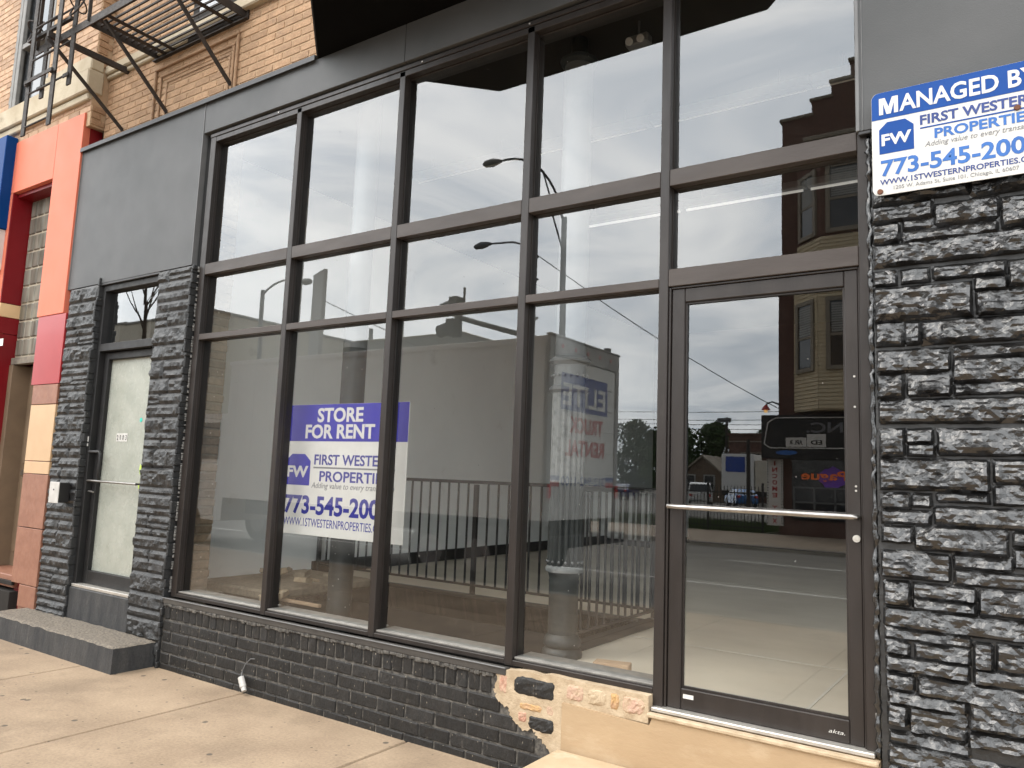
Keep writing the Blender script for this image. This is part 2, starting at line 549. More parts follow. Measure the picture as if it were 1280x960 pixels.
M_MORTAR_TAN = mat('tan_mortar', (.42, .28, .165), (.46, .32, .20), 10, rough=.9, bump=.4, bscale=50, dirt=((.2, .14, .09), 3, .6, .5))
M_BRICK_SAL = mat('salmon_face_brick', (.47, .31, .20), (.39, .24, .15), 11, rough=.85, bump=.5, bscale=60, vary=.2)
M_LIMESTONE = mat('limestone', (.47, .40, .29), (.38, .31, .21), 4, rough=.85, bump=.3, bscale=45, dirt=((.16, .12, .08), 4.5, .62, .65))
M_IRON = mat('brown_black_iron', (.016, .012, .010), (.032, .022, .016), 14, rough=.6, rough2=.8, bump=.3, bscale=70, dirt=((.14, .06, .03), 12, .66, .6))
M_SALMON = mat('salmon_enamel_panel', (.68, .19, .115), (.66, .182, .11), 2, rough=.45, rough2=.55, spec=.15)
M_MAROON = mat('maroon_enamel_panel', (.17, .006, .010), (.20, .008, .012), 3, rough=.35, spec=.3)
M_RED_PANEL = mat('red_enamel_panel', (.36, .028, .032), (.33, .022, .026), 3, rough=.28, coat=.1, spec=.3)
M_CREAM = mat('cream_strip', (.72, .50, .27), (.66, .45, .24), 6, rough=.5)
M_TILE_BRN = mat('brown_wall_tile', (.24, .105, .065), (.29, .135, .085), 12, rough=.45, rough2=.6, bump=.15, bscale=40, dirt=((.4, .25, .17), 9, .64, .5))
M_TILE_BEI = mat('beige_wall_tile', (.56, .37, .21), (.52, .34, .19), 6, rough=.45)
M_DOORWAY = mat('brown_painted_door', (.20, .14, .088), (.165, .115, .072), 4, rough=.5, rough2=.65, bump=.1, bscale=30)
M_GBLOCK = mat('glass_block', (.13, .122, .098), (.27, .255, .21), 16, rough=.1, spec=.6, vary=.25, stretch=(1, 1, .12))
M_GBLOCK_MORTAR = mat('glass_block_mortar', (.40, .345, .26), (.34, .285, .21), 9, rough=.9)
M_BLUE_SIGN = mat('blue_sign_face', (.002, .045, .19), (.002, .04, .17), 3, rough=.5, spec=.12)
M_YELLOW = mat('yellow_sign_face', (.75, .40, .03), (.7, .37, .03), 3, rough=.35)
M_WHITE = mat('white_sign_face', (.63, .615, .58), (.58, .565, .53), 5, rough=.4)
M_WHITE_PL = mat('white_plastic', (.55, .53, .50), (.46, .44, .41), 10, rough=.45)
M_SIGN_RED = mat('sign_red', (.55, .02, .02), (.5, .02, .02), 5, rough=.4)
M_SIGN_BLUE = mat('sign_royal_blue', (.006, .055, .25), (.007, .065, .28), 4, rough=.4, spec=.2)
M_SIGN_MID = mat('sign_mid_blue', (.055, .16, .44), (.045, .13, .38), 4, rough=.4, spec=.2)
M_SIGN_NAVY = mat('sign_navy', (.018, .045, .20), (.016, .04, .18), 4, rough=.4)
M_RENT_BLUE = mat('rent_sign_violet_blue', (.020, .018, .32), (.018, .016, .29), 4, rough=.4, spec=.2)
M_RENT_INK = mat('rent_sign_ink', (.028, .030, .26), (.026, .028, .23), 4, rough=.4)
M_GREY_INK = mat('grey_lettering', (.19, .19, .20), (.17, .17, .18), 6, rough=.5)
M_RUST = mat('rusty_screw', (.16, .06, .03), (.1, .04, .02), 40, rough=.8)
M_ALU = mat('mill_aluminium', (.62, .59, .54), (.5, .48, .44), 20, rough=.35, metallic=.6, bump=.1, bscale=80)
M_CHROME = mat('worn_chrome_bar', (.42, .40, .38), (.3, .28, .26), 20, rough=.3, metallic=.9)
M_BRASS = mat('lock_face', (.75, .72, .66), (.6, .57, .5), 30, rough=.3, metallic=.5)
M_FILM = mat('painted_over_glass', (.31, .325, .28), (.38, .39, .34), 5, rough=.2, rough2=.32, detail=8, spec=.6, dirt=((.30, .32, .26), 7, .58, .5))
M_TEAL = mat('teal_paint_dab', (.02, .52, .42), (.02, .5, .4), 5, rough=.5)
M_LIME = mat('lime_tape', (.55, .72, .12), (.5, .68, .12), 5, rough=.5)
M_DIGIT = mat('number_sticker_black', (.015, .015, .015), (.02, .02, .02), 5, rough=.5)
M_CAULK = mat('old_caulk', (.10, .10, .095), (.30, .29, .27), 45, rough=.6, bump=.8, bscale=70)
# inside
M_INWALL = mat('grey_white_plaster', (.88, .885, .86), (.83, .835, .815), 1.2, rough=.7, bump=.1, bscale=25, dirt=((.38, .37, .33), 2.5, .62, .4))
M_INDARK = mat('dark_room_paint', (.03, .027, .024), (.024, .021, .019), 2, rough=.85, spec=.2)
M_INFLOOR = mat('pale_concrete_floor', (.68, .605, .49), (.59, .52, .41), 1.4, rough=.6, rough2=.75, bump=.1, bscale=40, dirt=((.45, .40, .32), 2.2, .6, .5), stretch=(.6, 1, 1))
M_FLOORLINE = mat('floor_joint_filler', (.66, .62, .54), (.6, .56, .48), 8, rough=.8)
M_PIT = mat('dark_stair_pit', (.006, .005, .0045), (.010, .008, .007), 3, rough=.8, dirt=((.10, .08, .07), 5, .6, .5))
M_SKIRT = mat('black_skirting', (.012, .012, .012), (.018, .017, .016), 8, rough=.5)
M_INBRICK = mat('grimy_inside_brick', (.27, .20, .135), (.20, .15, .10), 22, rough=.85, bump=.5, bscale=60, vary=.25, spots=((.6, .53, .42), 22, .16, .72))
M_INMORTAR = mat('crumbling_mortar', (.30, .25, .18), (.22, .18, .13), 25, rough=.95, bump=.6, bscale=50)
M_COLUMN = mat('dark_green_grey_iron', (.016, .019, .0185), (.025, .029, .028), 15, rough=.4, rough2=.55, bump=.2, bscale=50, spots=((.5, .5, .47), 28, .10, .82))
M_COLUMN_W = mat('white_painted_column', (.15, .155, .155), (.12, .125, .125), 9, rough=.5, bump=.1, bscale=40)
M_COLUMN_F = mat('grey_white_fluted_iron', (.20, .205, .20), (.10, .105, .105), 20, rough=.5, ramp_pos=(.45, .7), bump=.2, bscale=50)
M_RAIL = mat('black_rail_paint', (.012, .011, .010), (.02, .017, .015), 12, rough=.45)
M_TUBE = mat('fluorescent_tube', (1.0, .98, .94), (1, .98, .94), 3, rough=.5, emit=.12)
M_LOOSE_BRICK = mat('loose_common_brick', (.52, .36, .23), (.46, .31, .2), 20, rough=.85, bump=.4, bscale=50)

# ================================================================== SETTING: pavement, road, far side
def struct(o):
    o['kind'] = 'structure'
    return o


NEAR_KERB, FAR_KERB, FAR_BACK = -5.9, -18.0, -23.9
g = MB().add([(-900, -1500, -.16), (900, -1500, -.16), (900, 200, -.16), (-900, 200, -.16)], [(0, 1, 2, 3)])
struct(g.build('ground', M_GROUND))

walk = struct(MB().box(-70, 30, NEAR_KERB + .15, .4, -.14, -.012).build('sidewalk', M_JOINT))
xs = [-4.74 + 1.545 * k for k in range(-9, 6)]
ys = [-.028, -1.9, -3.72, NEAR_KERB + .17]
for i in range(len(xs) - 1):
    for j in range(3):
        d = .006
        y0 = ys[j + 1] + d
        y1 = ys[j] - (d if j else 0)
        MB().cbox(xs[i] + d, xs[i + 1] - d, y0, y1, -.05, 0.0, .007).build('slab', M_WALK, walk)
m = MB().cbox(-70, xs[0] - .01, NEAR_KERB + .17, -.028, -.05, 0, .007).cbox(xs[-1] + .01, 30, NEAR_KERB + .17, -.028, -.05, 0, .007)
tag(m.build('paving', M_WALK, walk), kind='stuff')
struct(MB().cbox(-70, 30, NEAR_KERB, NEAR_KERB + .155, -.2, .002, .02).build('kerb', M_KERB))
struct(MB().box(-200, 120, FAR_KERB, NEAR_KERB, -.3, -.13).build('road', M_ASPHALT))
for k, y in enumerate((-9.8, -14.4)):
    for x in range(-10, 10):
        if k == 0 or x % 2:
            struct(MB().box(x * 6, x * 6 + (6 if k == 0 else 3), y, y + .12, -.128, -.126).build('lane_marking', M_WHITE_LINE))
struct(MB().cbox(-200, 120, FAR_KERB - .155, FAR_KERB, -.2, .0, .02).build('kerb_far', M_KERB))
struct(MB().box(-200, 120, FAR_BACK, FAR_KERB - .15, -.2, -.004).build('sidewalk_far', M_WALK_FAR))
struct(MB().box(-120, 60, -110, FAR_BACK - 5.5, -.2, -.05).build('parking_lot', M_LOT))
struct(MB().box(-32, -7.9, FAR_BACK - 5.5, FAR_BACK, -.2, -.02).build('lawn', mat('lawn_soil', (.07, .09, .03), (.05, .07, .025), 3, rough=.95)))

# ================================================================== SHOP FRONT FRAME
V = [-5.718, -4.629, -3.555, -2.483, -1.578]          # right edges of the front faces
VW = .052
YG = .062                                             # glass line
Z0, Z1, Z2, Z3 = .549, 2.634, 3.189, 4.357           # sill bottom, transom bottoms, head bottom
shop = thing('storefront_window', (-3.2, 0, .549), 'tall dark bronze shopfront of tall glass panes with a glass door at its right end', 'storefront')


def mullion(x0, x1, z0, z1, deep=.122):
    m = MB().cbox(x0, x1, 0, .038, z0, z1, .003)
    m.cbox(x0 + .003, x1 - .003, .0385, YG - .004, z0, z1, .001)
    m.cbox(x0 + .003, x1 - .003, YG + .004, deep, z0, z1, .003)
    # glazing stop lip beside the pane
    m.box(x0 - .003, x1 + .003, YG - .012, YG - .004, z0, z1)
    return m.build('mullion', M_BRONZE, shop)


mullion(-5.79, V[0], Z0, 4.43)
for x in V[1:4]:
    mullion(x - VW, x, Z0, 4.40)
mullion(V[4] - VW, V[4], .478, 4.40)
mullion(-.642, -.597, .478, 4.40)
EDGES = [(V[0], V[1] - VW), (V[1], V[2] - VW), (V[2], V[3] - VW), (V[3], V[4] - VW), (V[4], -.642)]


def rail(x0, x1, z0, h, m_=M_BRONZE_H, grooves=1, name='transom_bar'):
    m = MB()
    n = grooves + 1
    hh = h / n
    for k in range(n):
        m.cbox(x0 + .001, x1 - .001, .0008, .036, z0 + k * hh + .0008, z0 + (k + 1) * hh - .0008, .003)
    m.cbox(x0 + .001, x1 - .001, .0365, YG - .004, z0 + .004, z0 + h - .004, .002)
    m.cbox(x0 + .001, x1 - .001, YG + .004, .122, z0 + .003, z0 + h - .003, .003)
    return m.build(name, m_, shop)


for i, (a, b) in enumerate(EDGES):
    rail(a, b, Z2, .094, grooves=0)
    rail(a, b, Z1, .096 if i == 4 else .05, grooves=0)
# head: two stepped strips and the shadow gap under the cladding
hd = MB().cbox(-5.79, -.597, -.006, .15, 4.405, 4.436, .003).cbox(-5.715, -.645, .0, .05, 4.36, 4.403, .003).cbox(-5.715, -.645, .052, .15, 4.352, 4.403, .003)
hd.build('head', M_BRONZE, shop)
for x in (-4.9, -3.4, -2.52, -1.75):
    MB().cyl((x, -.010, 4.42), (x, -.005, 4.42), .006, n=8).build('screw', M_ALU, shop)
# sill members and dusty ledge between the mullions
for a, b in EDGES[:4]:
    m = MB().cbox(a + .001, b - .001, .001, .016, Z0 + .002, Z0 + .030, .003).cbox(a + .001, b - .001, .0165, YG - .003, Z0 + .002, Z0 + .036, .002)
    m.build('sill_bar', M_BRONZE, shop)
    MB().cbox(a + .001, b - .001, .020, .20, Z0 + .0365, Z0 + .046, .002).build('sill_ledge', M_LEDGE, shop)
# panes
for i, (a, b) in enumerate(EDGES):
    rows = [(Z2 + .09, 4.36), (Z1 + (.092 if i == 4 else .046), Z2 + .004)]
    if i < 4:
        rows.append((Z0 + .03, Z1 + .004))
    for z0, z1 in rows:
        dx, dz = random.uniform(-.0012, .0012), random.uniform(-.0012, .0012)
        y = YG + .002
        MB().add([(a - .003, y - dx, z0), (b + .003, y + dx, z0), (b + .003, y + dx + dz, z1), (a - .003, y - dx + dz, z1)], [(0, 1, 2, 3)]).build('pane', M_GLASS, shop)

# the glass door, right end
DX0, DX1, DZ0, DZ1 = -1.574, -.646, .500, 2.622
door = MB()
sl, sr = -1.492, -.712
door.cbox(DX0 + .012, sl, .022, .066, DZ0, DZ1, .004)          # hinge stile
door.cbox(sr, DX1 - .006, .022, .066, DZ0, DZ1, .004)          # lock stile
door.cbox(sl + .001, sr - .001, .0225, .0655, 2.548, DZ1, .004)  # top rail
door.cbox(sl + .001, sr - .001, .0225, .0655, DZ0, .60, .004)    # bottom rail
dr = door.build('glass_door', M_BRONZE, shop)
MB().cbox(DX0 - .002, DX0 + .009, .012, .10, DZ0 - .01, 2.632, .002).cbox(DX1 - .004, DX1 + .003, .012, .10, DZ0 - .01, 2.632, .002).cbox(DX0 + .01, DX1 - .005, .014, .10, 2.6225, 2.633, .002).build('door_jamb', M_BRONZE, shop)
MB().add([(sl - .004, .05, .594), (sr + .004, .051, .594), (sr + .004, .0512, 2.552), (sl - .004, .0502, 2.552)], [(0, 1, 2, 3)]).build('door_glass', M_GLASS, dr)
m = MB()
for a, b, c, d in ((sl, sl + .009, .6, 2.548), (sr - .009, sr, .6, 2.548)):
    m.box(a, b, .036, .049, c, d)
m.box(sl + .01, sr - .01, .036, .049, .601, .610).box(sl + .01, sr - .01, .036, .049, 2.539, 2.547)
m.build('glazing_bead', M_BRONZE, dr)
MB().tube([(-1.545, .022, 1.487), (-1.54, -.045, 1.487), (-1.50, -.052, 1.487), (-.68, -.052, 1.485), (-.668, -.045, 1.485), (-.667, .022, 1.485)], .0125, 10).build('push_bar', M_CHROME, dr, 40)
MB().cyl((-.672, .010, 1.388), (-.672, .024, 1.388), .016, n=18).cyl((-.672, .006, 1.388), (-.672, .011, 1.388), .008, n=12).build('lock_cylinder', M_BRASS, dr, 40)
for z in (1.60, 1.62, 1.98, 2.12):
    MB().cyl((-.672, .018, z), (-.672, .0235, z), .005, n=8).build('screw', M_ALU, dr)
MB().box(-1.478, -1.425, .0205, .0222, .555, .575).build('sticker', M_WHITE, dr)
text('scrawl', 'akta.', (-.80, .0218, .535), (1, 0, 0), (0, 0, 1), .068, .016, M_WHITE, dr, bold=-.005, shear=.3, thick=.0008)
MB().cbox(-1.625, -.605, -.035, .12, .478, .4985, .004).build('threshold', M_ALU, shop)
MB().cbox(-.603, -.593, -.004, .004, .62, .66, .001).build('scuff', M_WHITE, shop)

# ================================================================== KNEE WALL under the glass
knee = thing('knee_wall', (-4, 0, 0), 'low black painted brick wall under the shop windows with soldier course on top', 'wall')
MB().box(-5.82, -2.10, -.028, .135, -.1, .505).build('mortar_bed', M_MORTAR_KNEE, knee)


def brick_mesh(name, w, h, d, m_, seed, jitter=.002, c=.005):
    r = random.Random(seed)
    b = MB().cbox(-w / 2, w / 2, -d, .012, -h / 2, h / 2, c)
    b.v = [(x + r.uniform(-jitter, jitter), y + r.uniform(-jitter, jitter) * 1.2, z + r.uniform(-jitter, jitter)) for x, y, z in b.v]
    return b.mesh(name, m_)


SOLD = [brick_mesh('soldier_brick', .074, .108, .009, M_BRICK_BLK, s, .003, .008) for s in range(7)]
RUN = [brick_mesh('brick', .223, .073, .006, M_BRICK_BLK, s + 20, .002, .006) for s in range(7)]
HALF = [brick_mesh('half_brick', .106, .073, .010, M_BRICK_BLK, s + 40, .002, .006) for s in range(3)]
x, k = -5.80, 0
while x < -2.60:
    put('soldier_brick', SOLD[k % 7], knee, (x + .042, -.028, .437), rot=(0, random.uniform(-.03, .03), 0))
    x += .0845
    k += 1
cz = [.333, .25, .167, .083, .004]
for r_, z in enumerate(cz):
    x = -5.80 + (.117 if r_ % 2 else 0)
    if r_ % 2:
        put('half_brick', HALF[r_ % 3], knee, (-5.745, -.028, z))
    lim = [-2.52, -2.30, -2.22, -2.12, -2.12][r_]
    while x + .23 < lim + .02:
        put('brick', RUN[(k * 5 + r_) % 7], knee, (x + .117, -.028 - random.uniform(0, .003), z), rot=(0, random.uniform(-.008, .008), 0))
        x += .234
        k += 1
MB().cbox(-5.82, -2.49, -.050, .0, .503, .541, .003).build('sill_board', M_SILLBOARD, knee)
MB().cbox(-5.82, -2.49, -.056, -.046, .5395, .546, .0015).build('sill_flashing', M_FASCIA_TRIM, knee)
# ragged mortar line over the soldiers
m = MB()
r = random.Random(3)
x = -5.8
while x < -2.6:
    w = r.uniform(.02, .06)
    m.cbox(x, x + w, -.044 - r.uniform(0, .008), -.02, .486 - r.uniform(.0, .014), .502, .004)
    x += w * .98
m.build('mortar_bead', M_MORTAR_KNEE, knee)

# broken patch of pale mortar and bare brick at the wall's right end
patch = thing('bare_brick_patch', (-2.32, -.03, .2), 'ragged patch of pale mortar and bare bricks where black paint stops', 'wall patch')
r = random.Random(12)
pts = [(-2.56, .53), (-2.545, .46), (-2.565, .41), (-2.535, .36), (-2.47, .33), (-2.43, .275), (-2.36, .235), (-2.30, .25), (-2.26, .215), (-2.20, .17), (-2.16, .10), (-2.06, .10), (-2.06, .548), (-2.30, .548)]
ragged = []
for (ax, az), (bx, bz) in zip(pts, pts[1:] + pts[:1]):
    for q in range(6):
        t = q / 6
        ragged.append((ax + (bx - ax) * t + r.uniform(-.009, .009), az + (bz - az) * t + r.uniform(-.009, .009)))
MB().prism(ragged, 'y', -.043, .02).build('mortar_smear', M_PATCH, patch)


def lump(name, x0, x1, z0, z1, m_, d=.014, seed=0, y=-.043, parent=patch):
    r = random.Random(seed)
    nx, nz_ = 9, 6
    vs, fs = [], []
    for j in range(nz_ + 1):
        for i in range(nx + 1):
            u, v = i / nx, j / nz_
            e = min(u, 1 - u) * 2 * min(v, 1 - v) * 2
            on = i in (0, nx) or j in (0, nz_)
            vs.append((x0 + (x1 - x0) * u + r.uniform(-.004, .004), y + .004 - (0 if on else d * min(1, e * 3 + .35) * r.uniform(.6, 1.1)), z0 + (z1 - z0) * v + r.uniform(-.004, .004)))
    for j in range(nz_):
        for i in range(nx):
            a = j * (nx + 1) + i
            fs.append((a, a + 1, a + nx + 2, a + nx + 1))
    return MB().add(vs, fs).build(name, m_, parent)


lump('brick', -2.535, -2.475, .40, .515, M_BRICK_RED, seed=1, d=.008)
lump('painted_brick', -2.44, -2.165, .415, .525, M_BRICK_BLK, seed=2)
lump('brick', -2.40, -2.24, .345, .385, M_BRICK_OCHRE, seed=3, d=.010)
lump('brick', -2.40, -2.34, .275, .335, M_BRICK_RED, seed=4, d=.01)
lump('painted_brick', -2.335, -2.165, .245, .325, M_BRICK_BLK, seed=5)
lump('brick', -2.225, -2.17, .34, .40, M_BRICK_PINK, seed=6, d=.006)

# ================================================================== ENTRANCE STEPS (tan) at the right
steps = thing('entrance_steps', (-1.4, -.3, 0), 'tan cement rendered entrance steps under the glass door', 'steps')
poly = [(-2.115, .0), (-2.115, .432), (-1.62, .414), (-1.60, .466), (-.585, .474), (-.585, .0)]
MB().prism(poly, 'y', -.062, .2).build('riser', M_PLASTER, steps)
MB().prism([(-2.112, .425), (-2.112, .551), (-1.63, .551), (-1.63, .42)], 'y', -.048, .05).build('brick_course_bed', M_PATCH, steps)
for i, (a, b, mm) in enumerate(((-2.10, -1.99, M_BRICK_PINK), (-1.97, -1.86, M_PATCH), (-1.84, -1.79, M_BRICK_OCHRE), (-1.775, -1.645, M_BRICK_PINK))):
    lump('brick', a, b, .445, .535, mm, d=.012, seed=30 + i, y=-.048, parent=steps)
MB().cbox(-2.14, .9, -.62, -.063, 0, .2, .02).build('tread', M_TAN_STEP, steps)
MB().cbox(-1.63, -.585, -.075, -.036, .455, .477, .006).build('nosing', M_PATCH, steps)

# ================================================================== STONE PIERS
def stone_mesh(name, w, h, d, m_, seed, cell=.014, ragg=.004, lean_k=.75, edge=.022):
    nx, nz_ = max(3, int(w / cell)), max(3, int(h / cell))
    off = Vector((seed * 3.17, seed * 1.31, seed * .77))
    vs, fs = [], []
    tx, tz = noise.noise(off) * .25, noise.noise(off + Vector((9, 1, 4))) * .35
    for j in range(nz_ + 1):
        for i in range(nx + 1):
            u, v = i / nx, j / nz_
            x, z = (u - .5) * w, (v - .5) * h
            e = min(min(u, 1 - u) * w, min(v, 1 - v) * h)
            p = Vector((x, z, 0))
            n1_ = noise.fractal(p * 9 + off, 1.0, 2.0, 3)
            n2_ = abs(noise.noise(Vector((x * 12 + z * 6, z * 30, 3)) + off))
            n3_ = noise.noise(Vector((x * 60, z * 60, 1)) + off)
            rise = min(1.0, e / edge) ** .6
            vv_ = v + .12 * noise.noise(Vector((x * 11, 0, 7)) + off)
            lean = min(1.0, max(.3, vv_ / .11)) * (1.12 - lean_k * max(0.0, vv_ - .1) / .9)
            y = -d * rise * lean * (.66 + .75 * n1_ + .75 * n2_ + tx * (u - .5) + tz * (v - .5) + .10 * n3_)
            y = min(y, -.001 if e > 0 else .006)
            if e > 0:
                x += noise.noise(p * 40 + off) * .004
                z += noise.noise(p * 37 - off) * .004
            else:
                x += noise.noise(p * 22 + off) * ragg
                z += noise.noise(p * 22 - off) * ragg
            vs.append((x, y, z))
    for j in range(nz_):
        for i in range(nx):
            a = j * (nx + 1) + i
            if (i * 7 + j * 3 + seed) % 2:
                fs += [(a, a + 1, a + nx + 2), (a, a + nx + 2, a + nx + 1)]
            else:
                fs += [(a, a + 1, a + nx + 1), (a + 1, a + nx + 2, a + nx + 1)]
    return MB().add(vs, fs).mesh(name, m_)


RS = [(-.573, -.337, 2.812, 2.882), (-.323, -.091, 2.765, 2.858), (-.077, 0, 2.72, 2.845), (-.571, -.468, 2.714, 2.797), (-.448, -.338, 2.765, 2.801), (-.453, -.097, 2.706, 2.752), (-.568, 0, 2.607, 2.704), (-.57, -.484, 2.519, 2.583), (-.461, -.355, 2.521, 2.579), (-.336, -.074, 2.524, 2.577), (-.059, 0, 2.467, 2.572), (-.182, -.072, 2.459, 2.511), (-.569, -.199, 2.355, 2.5), (-.178, 0, 2.356, 2.454), (-.566, -.463, 2.246, 2.345), (-.451, -.395, 2.247, 2.34), (-.385, 0, 2.243, 2.339), (-.564, -.286, 2.125, 2.219), (-.267, 0, 2.179, 2.222), (-.27, 0, 2.073, 2.167), (-.566, -.466, 2.014, 2.111), (-.448, -.285, 2.019, 2.111), (-.267, 0, 2.022, 2.065), (-.56, 0, 1.903, 2.0), (-.559, -.467, 1.759, 1.872), (-.456, -.357, 1.816, 1.872), (-.449, -.351, 1.761, 1.808), (-.336, 0, 1.767, 1.872), (-.561, -.16, 1.616, 1.742), (-.137, 0, 1.653, 1.745), (-.139, 0, 1.569, 1.637), (-.559, -.45, 1.535, 1.595), (-.439, -.371, 1.545, 1.596), (-.345, -.163, 1.571, 1.604), (-.56, -.376, 1.471, 1.522), (-.355, 0, 1.471, 1.546), (-.557, -.445, 1.39, 1.454), (-.431, -.103, 1.367, 1.462), (-.081, 0, 1.407, 1.458), (-.56, -.308, 1.243, 1.348), (-.29, -.089, 1.306, 1.354), (-.08, 0, 1.322, 1.392), (-.288, 0, 1.238, 1.29), (-.554, -.458, 1.127, 1.223), (-.443, -.219, 1.169, 1.222), (-.444, -.22, 1.12, 1.16), (-.204, 0, 1.126, 1.22), (-.556, 0, 1.036, 1.11), (-.553, -.241, .987, 1.026), (-.554, -.466, .925, .974), (-.441, -.247, .922, .975), (-.228, -.168, .913, 1.01), (-.15, 0, .915, 1.014), (-.552, -.251, .856, .913), (-.23, 0, .852, .906), (-.553, -.451, .783, .84), (-.433, 0, .772, .844), (-.546, -.265, .724, .772), (-.548, -.479, .639, .716), (-.466, -.268, .624, .715), (-.252, 0, .676, .776), (-.254, 0, .608, .661), (-.545, -.259, .568, .608), (-.547, 0, .476, .552),
      (-.57, -.2, 2.895, 2.98), (-.185, .3, 2.875, 2.99), (-.57, .1, 3.0, 3.11), (-.57, -.3, 3.125, 3.24), (-.285, .3, 3.125, 3.24),
      (-.547, .1, .36, .462), (-.547, -.25, .24, .345), (-.235, .3, .25, .345), (-.547, .05, .12, .225), (-.547, .2, .005, .108)]
pier = thing('stone_pier', (0, 0, 0), 'wide pier of glossy black split-face stones right of the glass door', 'stone pier', 'black stone piers')
MB().box(-.578, 1.6, -.021, .22, -.1, 3.25).build('mortar_bed', M_MORTAR_BLK, pier)
rr_ = random.Random(5)
for k, (a, b, c, d) in enumerate(RS):
    if b == 0:
        b = rr_.uniform(.10, .42)
    put('stone', stone_mesh('stone', b - a + .014, d - c + .014, min(.044, .024 + .15 * (d - c)), M_STONE_R, k + 3, cell=.011, edge=.014), pier, ((a + b) / 2, -.025, (c + d) / 2))
# ragged paint-lumped edge along the door frame
m = MB()
r = random.Random(9)
pts, rad_ = [], []
z = .48
while z < 3.24:
    pts.append((-.588 + r.uniform(-.007, .005), -.012 + r.uniform(-.012, .01), z))
    rad_.append(r.uniform(.008, .017))
    z += r.uniform(.012, .03)
m.tube(pts, rad_, 7)
m.build('rough_edge', M_STONE_R, pier, True)


def ashlar(x0, x1, z0, z1, seed):
    r = random.Random(seed)
    out, z = [], z0
    while z < z1 - .03:
        h = r.choice((.06, .075, .09, .11, .13, .16))
        if z + h > z1 - .045:
            h = z1 - z
        style = r.random()
        w = x1 - x0
        if style < .42:
            out.append((x0, x1, z, z + h))
        elif style < .72 or h < .09:
            s_ = x0 + w * r.uniform(.28, .7)
            out += [(x0, s_, z, z + h), (s_, x1, z, z + h)]
        else:
            s_ = x0 + w * r.uniform(.25, .5)
            hm = z + h * r.uniform(.4, .6)
            if r.random() < .5:
                out += [(x0, s_, z, z + h), (s_, x1, z, hm), (s_, x1, hm, z + h)]
            else:
                out += [(x0, s_, z, hm), (x0, s_, hm, z + h), (s_, x1, z, z + h)]
        z += h
    return out


for px0, px1, lab, sd_ in ((-7.862, -7.315, 'narrow black split-face stone pier between the salmon panels and the numbered door', 4),
                           (-6.318, -5.815, 'narrow black split-face stone pier between the numbered door and the shop windows', 8)):
    pr = thing('stone_pier', (px0, 0, 0), lab, 'stone pier', 'black stone piers')
    MB().box(px0, px1, -.036, .2, -.1, 3.27).build('mortar_bed', M_STEP_BLK, pr)
    for k, (a, b, c, d) in enumerate(ashlar(px0, px1, .0, 3.275, sd_)):
        put('stone', stone_mesh('stone', b - a - .004, d - c - .004, min(.024, .014 + .06 * (d - c)), M_STONE_L, k + 100 * sd_, cell=.022, ragg=.003, lean_k=.12, edge=.012), pr, ((a + b) / 2, -.036, (c + d) / 2))
    # the pier's right-hand return, where stone ends show in profile
    m = MB()
    r = random.Random(sd_)
    z = .0
    while z < 3.26:
        h = r.uniform(.03, .11)
        m.cbox(px1 - .012, px1 + r.uniform(.002, .014), -.058 + r.uniform(-.01, .012), .12, z, z + h, .007)
        z += h * .985
    m.build('stone_ends', M_STONE_L, pr)
m = MB()
r = random.Random(19)
z = .56
while z < 3.25:
    h = r.uniform(.008, .03)
    if r.random() < .7:
        m.cbox(-5.7985 + r.uniform(-.002, .002), -5.789, -.008 - r.uniform(0, .006), .01, z, z + h * .8, .002)
    z += h
tag(m.at('caulk_line', M_CAULK, (-5.79, 0, .56)), 'crumbling pale caulk line between the stone pier and the shop window frame', 'caulk')

# ================================================================== NUMBERED SIDE DOOR
sdoor = thing('side_entrance', (-6.85, 0, .48), 'narrow black framed entrance numbered 2003 between two stone piers', 'entrance')
m = MB().cbox(-7.312, -7.262, -.004, .10, .48, 3.262, .004).cbox(-6.372, -6.322, -.004, .12, .48, 3.262, .004)
m.cbox(-7.261, -6.373, -.003, .12, 3.205, 3.262, .004).cbox(-7.261, -6.373, -.002, .118, 2.628, 2.70, .004)
m.build('door_frame', M_BLACK, sdoor)
MB().cbox(-7.30, -6.33, -.03, .05, 3.264, 3.282, .003).build('head_trim', M_CAP, sdoor)
MB().add([(-7.263, .050, 2.699), (-6.371, .0505, 2.699), (-6.371, .0505, 3.206), (-7.263, .0495, 3.206)], [(0, 1, 2, 3)]).build('transom_pane', M_GLASS, sdoor)
sl = MB().cbox(-7.258, -7.188, .052, .10, .497, 2.622, .004).cbox(-6.446, -6.376, .052, .10, .497, 2.622, .004)
sl.cbox(-7.187, -6.447, .053, .099, 2.555, 2.622, .004).cbox(-7.187, -6.447, .053, .099, .497, .615, .004)
leaf = sl.build('door_leaf', M_BLACK, sdoor)
tag(MB().add([(-7.19, .092, .61), (-6.444, .092, .61), (-6.444, .092, 2.56), (-7.19, .092, 2.56)], [(0, 1, 2, 3)]).build('frosted_glass', M_FILM, leaf), 'glass painted over in pale grey green')
MB().tube([(-7.235, .052, 1.685), (-7.235, -.01, 1.69), (-7.225, -.018, 1.69), (-7.055, -.018, 1.69), (-7.035, -.018, 1.67), (-7.035, -.018, 1.47), (-7.035, .0, 1.45)], .013, 10).build('pull_handle', M_BLACK, leaf, 40)
MB().cyl((-7.30, .01, 1.425), (-6.45, .01, 1.418), .011, n=10).cyl((-7.29, .01, 1.425), (-7.29, .06, 1.425), .010, n=8).cyl((-6.47, .01, 1.418), (-6.47, .06, 1.418), .010, n=8).build('crash_bar', M_CHROME, leaf, 40)
